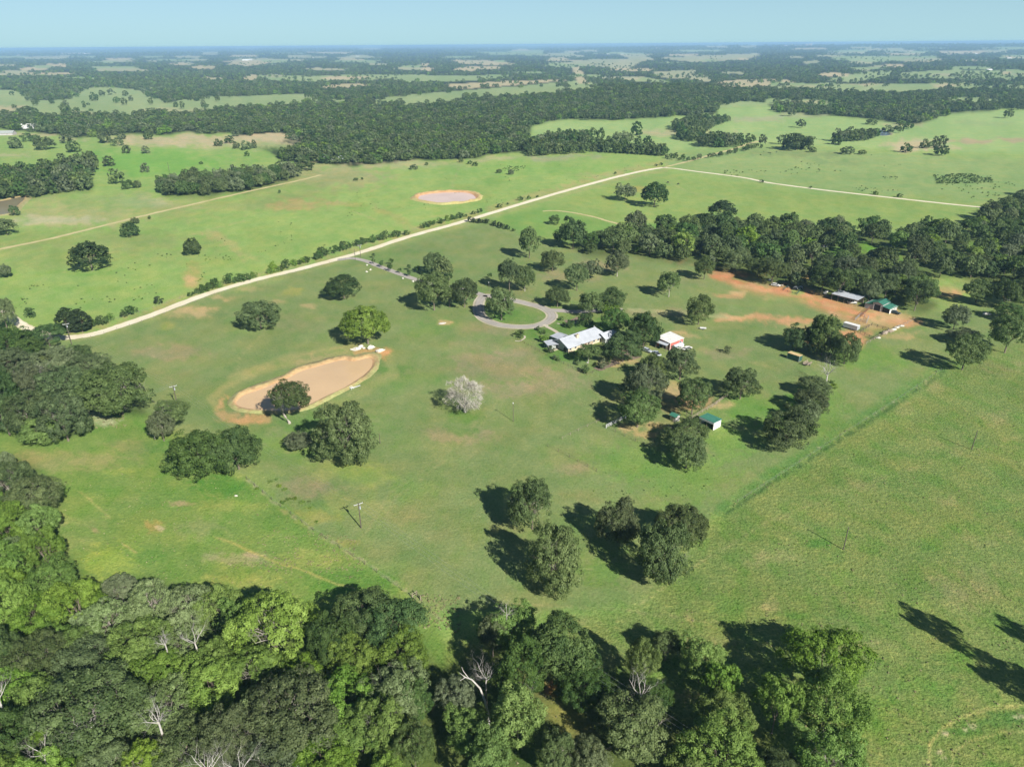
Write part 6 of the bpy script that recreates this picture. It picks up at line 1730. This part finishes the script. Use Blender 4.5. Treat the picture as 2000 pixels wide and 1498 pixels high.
for px, py, rz, lb in ((1728, 652, .5, "dark brush pile in the corner of the corral"), (1738, 649, .2, "brush pile against the pale debris in the corral")):
    rock("brush_pile", px, py, 1.6, lb, "brush piles in the corral", 60 + int(px), .5, 'wood')
for i, (px, py, s_, lb) in enumerate(((1745, 645, 1.3, "white rubble heap in the corral, left"), (1752, 641, 1.2, "white rubble heap in the corral, middle"), (1760, 638, 1.1, "white rubble heap in the corral, right end"), (1716, 661, .9, "pale plank heap outside the corral fence"), (1925, 615, 1.7, "pale litter heap on the slope near the right frame"), (1820, 577, 1.3, "white litter near the brown bare tree line"), (1972, 588, 1.8, "low pale sheet of litter by the right frame"))):
    rock("rubble_heap", px, py, s_, lb, "pale rubble heaps", 70 + i, .4)

# ------------------------------------------------------------------ fences
def fence(name, pts, label, spacing=3.0, hgt=1.25, rails=(.45, .85, 1.2), m='wood', rr=.05, post=.07, maxp=90, group="fences", wire=False, z=0.0):
    gp = [G(*p) for p in pts]
    e = empty(name, (gp[0].x, gp[0].y, 0))
    tag(e, label, "fence", group)
    o0 = gp[0]
    me = MB().box((0, 0, hgt / 2 - .1), (post * 2, post * 2, hgt + .2)).mesh("post", M[m])
    cnt = 0
    for a, b in zip(gp[:-1], gp[1:]):
        L = (b - a).length
        n = max(1, int(L / spacing))
        for k in range(n):
            q = a.lerp(b, k / n) - o0
            if cnt < maxp:
                link("post", me, e, (q.x, q.y, 0))
            cnt += 1
        for h in rails:
            mb = MB().tube([(a.x - o0.x, a.y - o0.y, h), (b.x - o0.x, b.y - o0.y, h)], rr, 4)
            mb.build("wire" if wire else "rail", M['wire' if wire else m], e)
    q = gp[-1] - o0
    link("post", me, e, (q.x, q.y, 0))
fence("yard_fence", [(1010, 664), (1046, 683), (1092, 707), (1146, 733), (1192, 717), (1240, 698)], "low dark fence round the house yard", 2.6, 1.1, (.5, 1.0), 'pole', .03, .05)
fence("rail_fence", [(1184, 836), (1212, 822), (1240, 806)], "pale wooden rail fence at the lot's left corner", 2.4, 1.4, (.4, .85, 1.3), 'palewood', .08, .10)
fence("lot_fence", [(1184, 836), (1220, 852), (1262, 872), (1310, 850), (1340, 836)], "thin wire fence along the lot's lower side", 3.2, 1.2, (.6, 1.15), 'pole', .02, .05)
fence("lot_fence", [(1398, 790), (1412, 780), (1421, 774)], "grey plank fence at the lot's upper right corner", 2.0, 1.3, (.4, .8, 1.2), 'wood', .07, .08)
fence("pen_fence", [(1340, 826), (1352, 818), (1372, 806), (1400, 790)], "rail fence from the shelter up to the plank corner", 2.6, 1.3, (.5, .9, 1.25), 'wood', .05, .07)
fence("rail_pen", [(1331, 820), (1342, 828), (1352, 820), (1340, 812)], "short rail pen between the hut and the shelter", 1.8, 1.3, (.4, .8, 1.2), 'wood', .06, .07)
CG = "pipe corral by the barns"
fence("pipe_corral", [(1680, 620), (1690, 611), (1698, 604)], "rusty pipe rails leading from the corral to the barn", 2.2, 1.5, (.5, .9, 1.4), 'rust', .07, .08, group=CG)
fence("pipe_corral", [(1670, 626), (1681, 616), (1696, 622), (1692, 632), (1679, 628)], "steel panel pen in front of the green-roofed barn", 2.2, 1.5, (.5, .9, 1.4), 'steel', .05, .07, group=CG)
fence("pipe_corral", [(1680, 650), (1702, 636), (1735, 646), (1722, 656), (1706, 664), (1680, 650)], "dark pipe pen beside the long white trailer", 2.6, 1.4, (.5, .9, 1.3), 'pole', .05, .07, group=CG)
fence("pipe_corral", [(1692, 672), (1708, 663), (1725, 654), (1765, 636), (1786, 625)], "wire fence below the corral running up toward the wood", 3.5, 1.2, (.4, .8, 1.15), 'wood', .03, .07, group=CG)
fence("garden_pen", [(1529, 568), (1556, 576), (1563, 568), (1538, 561), (1529, 568)], "green-fenced square pen on the orange yard", 2.2, 1.1, (.4, .75, 1.1), 'green_wall', .05, .06)
fence("pasture_fence", [(482, 936), (548, 990), (612, 1036), (690, 1087), (760, 1135), (812, 1173), (842, 1192)], "thin post-and-wire fence running down the near pasture to the wood", 4.5, 1.2, (.5, 1.1), 'pole', .012, .04, wire=True)
fence("corner_brace", [(806, 1168), (814, 1163), (822, 1172)], "wooden corner brace at the lower end of the pasture fence", 2.0, 1.5, (.7, 1.35), 'wood', .06, .09)
fence("drain_fence", [(1838, 724), (1740, 790), (1640, 853), (1540, 918), (1440, 982)], "thin wire fence beside the lush drain line", 5.5, 1.1, (.5, 1.05), 'pole', .012, .04, wire=True)
fence("turf_fence", [(1070, 872), (1112, 893), (1165, 921)], "dark wire fence across the lower turf", 3.5, 1.1, (.6, 1.05), 'pole', .02, .05)
fence("turf_fence", [(1098, 858), (1130, 842), (1165, 826), (1182, 818)], "faint weedy fence from the turf up to the lot corner", 3.5, 1.1, (.6, 1.05), 'wood', .02, .05)
fence("road_fence", [(178, 660), (300, 622), (420, 576), (560, 538), (690, 503)], "thin wire fence on the ranch side of the gravel road", 6, 1.2, (.6, 1.1), 'wood', .015, .05, wire=True)
fence("road_fence", [(180, 640), (300, 602), (400, 568), (520, 533), (700, 482), (900, 423)], "wire fence behind the roadside bushes", 7, 1.2, (.6, 1.1), 'wood', .015, .05, wire=True)

# ------------------------------------------------------------------ poles and wires
def pole(px, py, h, label, arm=False, rz=0.0, r=.14, lamp=False):
    g = G(px, py)
    e = empty("utility_pole", (g.x, g.y, 0), rz)
    tag(e, label, "utility pole", "poles standing about the pastures")
    MB().tube([(0, 0, -.3), (0, 0, h * .5), (0, 0, h)], [r * 1.15, r, r * .8], 8).build("shaft", M['pole'], e)
    if arm:
        MB().box((0, .14, h - .5), (2.5, .12, .14)).build("crossarm", M['palewood'], e)
        MB().tube([(-.8, .14, h - .5), (0, .12, h - 1.3), (.8, .14, h - .5)], .03, 4).build("arm_brace", M['steel'], e)
        for x in (-1.15, 0, 1.15):
            MB().tube([(x, .14, h - .43), (x, .14, h - .2)], [.07, .05], 6).build("insulator", M['white'], e)
        MB().tube([(.28, -.25, h - 1.9), (.28, -.25, h - 1.1)], .2, 8).build("transformer", M['silver'], e)
    if lamp:
        MB().box((0, -.25, h - .05), (.3, .7, .16)).build("lamp_head", M['white'], e)
    return e, Vector((g.x, g.y, h - .2))
_, wA = pole(705.5, 1031, 8.2, "power pole with a white crossarm and a transformer in the near pasture", True, .55)
_, wB = pole(347, 793, 8.4, "power pole with a crossarm rising behind the pale-trunked oak", True, .6)
_, wC = pole(140, 672, 9.8, "power pole with a white crossarm beside the gravel road's bend", True, .5)
pole(1002.5, 823, 7.3, "slim light pole in the middle of the turf", lamp=True, r=.09)
pole(1647, 1073, 7.0, "bare dark pole in the right-hand field, nearer one", r=.13)
pole(1897.5, 878, 7.1, "bare dark pole in the right-hand field, farther one", r=.13)
pole(742.5, 866, 3.6, "short bare post beside the huge round oak", r=.1)
pole(694, 508, 6.8, "pole where the paved driveway leaves the gravel road", r=.12)
pole(704.5, 503, 8.0, "pole across the driveway mouth casting a forked shade", True, .4)
pole(331, 336, 9.5, "thin pole standing in the bright field behind the long copse", r=.18)
pole(1146, 728, 4.6, "white-topped yard light at the lot's lowest corner", lamp=True, r=.08)
pole(955, 569, 5.0, "yard light beside the loop's neck", lamp=True, r=.07)
for nm, a, b, lb in (("power_wire", wA, wB, "pair of power wires from the near pasture pole toward the pond oak pole"), ("power_wire", wB, wC, "pair of power wires between the two poles at the left wood"),
                     ("power_wire", wB, Vector((G(-60, 890).x, G(-60, 890).y, 8)), "pair of power wires sagging over the left wood's foot"), ("power_wire", wA, Vector((52, 66, 9)), "power wires running over the near grove")):
    e = empty(nm, a); tag(e, lb, "power line", "power lines")
    d = (b - a); sd_ = Vector((-d.y, d.x, 0)).normalized()
    for s_ in (-1.1, 0, 1.1):
        pts = []
        for k in range(17):
            t = k / 16
            q = d * t + sd_ * s_
            pts.append((q.x, q.y, q.z - 4 * 1.6 * t * (1 - t)))
        MB().tube(pts, .013, 3).build("wire", M['wire'], e)

# yard kerbs and beds
ribbon("garden_kerb", [(1088, 632), (1105, 634.5), (1120, 632), (1135, 626), (1148, 622), (1156, 624)], .8, M['paving'], z=.06, rag=.02)
ribbon("garden_kerb", [(1006, 666), (1016, 666), (1025, 660), (1024, 656)], .8, M['paving'], z=.06, rag=.02)
ribbon("garden_bed", [(1104, 629), (1120, 627), (1134, 621)], 4.5, M['mulch'], z=.05, rag=.1)
ribbon("garden_bed", [(1165, 722), (1185, 714), (1205, 706)], 4.0, M['mulch'], z=.05, rag=.15)
ribbon("garden_bed", [(1204, 681), (1228, 692), (1246, 700)], 5.0, M['mulch'], z=.052, rag=.2)

# cattle far up in the green field
for i, (px, py) in enumerate(((1280, 358), (1304, 358), (1325, 361))):
    g = G(px, py)
    e = empty("cow", (g.x, g.y, 0), RNG.uniform(0, 6))
    tag(e, ["black cow grazing behind the dense dark round tree", "black cow in the middle of three on the green field", "black cow farthest right of three on the green field"][i], "cow", "black cows on the green field")
    me = bpy.data.meshes.new("body")
    vs = [(0, 0, 1.05), (.75, 0, 1.1), (1.15, 0, 1.0), (1.55, 0, .62), (1.75, 0, .35), (-.7, 0, 1.1), (.65, .28, .6), (.65, .28, 0), (.65, -.28, .6), (.65, -.28, 0), (-.7, .28, .62), (-.78, .28, .35), (-.7, .28, 0), (-.7, -.28, .62), (-.78, -.28, .35), (-.7, -.28, 0), (-1.0, 0, 1.0), (-1.08, 0, .5)]
    es = [(0, 1), (1, 2), (2, 3), (3, 4), (0, 5), (1, 6), (6, 7), (1, 8), (8, 9), (5, 10), (10, 11), (11, 12), (5, 13), (13, 14), (14, 15), (5, 16), (16, 17)]
    me.from_pydata(vs, es, [])
    me.materials.append(M['blackhide'])
    o = link("body", me, e)
    sk = o.modifiers.new("skin", 'SKIN')
    for k, r_ in enumerate([.42, .36, .22, .17, .10, .36, .13, .07, .13, .07, .15, .08, .07, .15, .08, .07, .05, .03]):
        me.skin_vertices[0].data[k].radius = (r_, r_)
    me.skin_vertices[0].data[0].use_root = True
    o.modifiers.new("sub", 'SUBSURF').levels = 1

# ------------------------------------------------------------------ houses and barns farther off
def far_house(px, py, L, Wd, h, rz, roofm, wallm, label, cat="house", name="farmhouse", ridge=2.2, group=None):
    g = ground(px, py)
    e = empty(name, (g[0], g[1], float(height(g[0], g[1])) - .1), rz)
    tag(e, label, cat, group)
    a, b = L / 2, Wd / 2
    MB().hexa([(-a, -b, 0), (a, -b, 0), (a, b, 0), (-a, b, 0), (-a, -b, h), (a, -b, h), (a, b, h), (-a, b, h)]).poly([(-a, -b, h), (-a, b, h), (-a, 0, h + ridge)][::-1]).poly([(a, -b, h), (a, b, h), (a, 0, h + ridge)]).build("wall", wallm, e)
    k = .6
    MB().slab([(-a - k, -b - k, h - .1), (a + k, -b - k, h - .1), (a + k, 0, h + ridge + .15), (-a - k, 0, h + ridge + .15)], .15).slab([(-a - k, 0, h + ridge + .15), (a + k, 0, h + ridge + .15), (a + k, b + k, h - .1), (-a - k, b + k, h - .1)], .15).build("roof", roofm, e)
    if L < 40:
        for x in (-a * .5, a * .5):
            o = MB().box((x, -b - .03, h * .55), (1.6, .08, 1.3)).build("window", M['trim'], e)
            MB().box((x, -b - .08, h * .55), (1.3, .05, 1.0)).build("pane", M['glass'], e if False else o)
    return e
far_house(651, 316, 20, 11, 3.0, .5, M['white_metal'], M['tan_wall'], "white-roofed house half hidden at the edge of the far wood", ridge=3.2)
far_house(8, 264, 30, 13, 3.2, .15, M['siding'], M['tan_wall'], "wide grey-roofed house at the left frame edge", ridge=3)
far_house(57, 251, 20, 12, 4.5, .1, M['white'], M['white'], "white barn beside the grey-roofed house at the left", "barn", "farm_barn", 2.5)
far_house(80, 249, 22, 8, 3.0, .0, M['grey_metal'], M['wood'], "long open hay shed right of the white barn at the left", "shed", "hay_shed", 1.5)
far_house(517, 217, 16, 10, 4.0, .3, M['cream'], M['white'], "pale house on the wooded rise left of the centre", "house")
far_house(968, 228, 12, 8, 3.5, .1, M['white'], M['white'], "small white building in the great wood")
for i, (px, py, L, lb) in enumerate(((480, 119, 60, "white farm buildings cluster in the hazy distance, at the left"), (488, 118, 40, "white shed beside the hazy white cluster"), (533, 128, 36, "white barn in the distance beyond the long pale field"), (567, 128, 22, "little white shed right of the distant white barn"), (939, 117, 30, "white house on a distant pale field near the middle"), (955, 109, 30, "distant white barn above the pale field near the middle"),
                                   (165, 106, 50, "white specks of a settlement near the left horizon"), (270, 97.5, 90, "broad white building right under the left horizon"), (1188, 107, 30, "white dot of a house in the distant woods, left one"), (1215, 107, 30, "white dot of a house in the distant woods, right one"), (1432, 137, 18, "white house among the trees beyond the right-hand wood"), (1410, 136, 16, "small white house left of another beyond the right-hand wood"),
                                   (1931, 138, 26, "white house beside the long hayfield at the right"), (1906, 106, 34, "white shed in the hazy woods at the right"), (1971, 115, 30, "white barn in the hazy woods near the right frame"), (1652, 97, 40, "white building in the hazy distance below the smokestack"), (1285, 95.5, 60, "long pale building near the horizon"), (36, 109, 40, "white building in the far left haze"), (610, 114, 30, "white house in the middle-left haze"), (698, 111, 34, "pale shed in the middle-left haze"))):
    far_house(px, py, L, L * .4, max(4, L * .13), RNG.uniform(-.3, .3), M['white'], M['white'], lb, "building", "distant_building", L * .07)

# power station with its stacks on the horizon
g = ground(1583, 90)
if not np.isnan(g).any():
    z0 = float(height(g[0], g[1]))
    e = empty("power_station", (g[0], g[1], z0)); tag(e, "tiny power station with a pale chimney on the horizon", "power station")
    k_ = math.hypot(g[0], g[1]) / FOC
    hmax = 119.0 - z0
    MB().box((-7 * k_, 0, 1.2 * k_), (3 * k_, 3 * k_, 2.4 * k_)).box((-1.5 * k_, 0, 1.4 * k_), (4 * k_, 3 * k_, 2.8 * k_)).build("boiler_house", M['tan_wall'], e)
    MB().tube([(1.5 * k_, 0, 0), (1.6 * k_, 0, min(hmax, 9 * k_))], [.45 * k_, .28 * k_], 10).build("chimney", M['white'], e)
    MB().tube([(-30 * k_, 0, 0), (-30 * k_, 0, min(hmax, 3 * k_))], [.3 * k_, .2 * k_], 10).build("chimney", M['white'], e)
    MB().box((-38 * k_, 0, .3 * k_), (50 * k_, 2 * k_, .6 * k_)).build("hall", M['white'], e)

# ------------------------------------------------------------------ weeds and tufts
def tuft_mesh(name, seed, m, n=26, r=.5, h=.55):
    rr = np.random.RandomState(seed)
    d = rr.randn(n, 3); d[:, 2] = np.abs(d[:, 2])
    pos = unit(d) * np.array([r, r, h]) * rr.uniform(.5, 1.0, (n, 1))
    nr = unit(unit(d) + rr.randn(n, 3) * .5)
    t = unit(np.cross(nr, rr.randn(n, 3))); bt = np.cross(nr, t)
    s = r * rr.uniform(.5, .9, (n, 1))
    P = np.stack([pos - t * s * .5, pos + bt * s * .4, pos + t * s * .5, pos - bt * s * .4], 1)
    return np_mesh(name, P.reshape(-1, 3), np.arange(n * 4).reshape(-1, 4), m, [("tone", 'FLOAT', np.repeat(rr.rand(n), 4))])
WEED = [tuft_mesh("weed", 1, M['dark']), tuft_mesh("weed", 2, M['bright'])]
GRASSY = foliage("grass_tuft", (.15, .22, .06), (.30, .36, .13), val=.2, trans=.3)
STRAW = foliage("straw_tuft", (.24, .22, .11), (.42, .38, .22), val=.25, trans=.3)
WEED += [tuft_mesh("grass_tuft", 3, GRASSY, 22, .55, .5), tuft_mesh("straw_tuft", 4, STRAW, 22, .55, .45)]
wp, wr, ws, wi = [], [], [], []
def weeds(poly, n, rng_, ids, thr=.5, f=(40, 14), px_uniform=True):
    xs, ys = [p[0] for p in poly], [p[1] for p in poly]
    X, Y = RNG.uniform(min(xs), max(xs), n), RNG.uniform(min(ys), max(ys), n)
    k = inside(poly, X, Y) & (vnoise(X / f[0], Y / f[1]) > thr)
    for x, y in ground(X[k], Y[k]):
        if np.isnan(x):
            continue
        s_ = RNG.uniform(*rng_)
        wp.append((x, y, float(height(x, y)) + .1 * s_)); wr.append(RNG.uniform(0, 6.28)); ws.append((s_, s_, s_ * .9)); wi.append(ids[RNG.randint(len(ids))])
BACK = [(0, 600), (90, 620), (360, 570), (690, 480), (900, 420), (1120, 362), (1270, 325), (1000, 320), (800, 340), (620, 400), (420, 470), (200, 520), (0, 560)]
weeds(BACK, 3600, (.5, 1.3), [0, 0, 1], .62)
weeds([(1480, 290), (1990, 320), (1990, 400), (1650, 372), (1330, 332)], 1500, (.8, 2.0), [0], .66, (60, 12))
weeds([(1820, 340), (1935, 340), (1940, 358), (1830, 360)], 420, (1.0, 2.2), [0], .3)
weeds([(980, 325), (1040, 325), (1040, 335), (980, 335)], 120, (.8, 1.5), [0], .4)
weeds(RIGHTP[:-2] + [(2100, 1600), (900, 1600)], 5000, (.2, .5), [2, 2, 3, 3], .40, (30, 14))
weeds([(1200, 880), (1400, 880), (1380, 980), (1150, 960)], 160, (.3, .6), [1, 1, 0], .5)
weeds([(820, 1160), (900, 1160), (900, 1240), (800, 1220)], 200, (.3, .6), [3, 3, 2], .3)
weeds([(100, 880), (480, 940), (820, 1190), (400, 1160), (130, 1090)], 2600, (.2, .45), [2, 2, 3], .5, (30, 14))
weeds([(540, 1030), (700, 1050), (720, 1130), (560, 1120), (430, 1110)], 900, (.25, .5), [3], .48, (16, 8))
weeds([(165, 800), (235, 795), (250, 835), (180, 838)], 260, (.3, .6), [3], .2)
weeds([(1410, 985), (1600, 860), (1840, 715), (1850, 730), (1610, 885), (1425, 1005)], 700, (.3, .7), [3, 1, 2], .42, (16, 8))
scatter_object("pasture_weeds", wp, wr, ws, wi, WEED, "scattered weed clumps and grass tufts in the pastures", "weeds")
print("weeds", len(wp), "shrubs", len(SHRUBS))

# ------------------------------------------------------------------ the summer haze
hz = bpy.data.materials.new("haze")
hz.use_nodes = True
nt = hz.node_tree
nt.nodes.remove(nt.nodes["Principled BSDF"])
pv = nt.nodes.new("ShaderNodeVolumePrincipled")
pv.inputs["Color"].default_value = (.40, .66, .96, 1)
pv.inputs["Density"].default_value = 8.5e-5
pv.inputs["Anisotropy"].default_value = 0.0
nt.links.new(pv.outputs[0], nt.nodes["Material Output"].inputs["Volume"])
o = MB().box((0, 0, (122.0 - 30.0) / 2), (96000, 96000, 152.0)).build("haze", hz)
tag(o, kind='stuff')
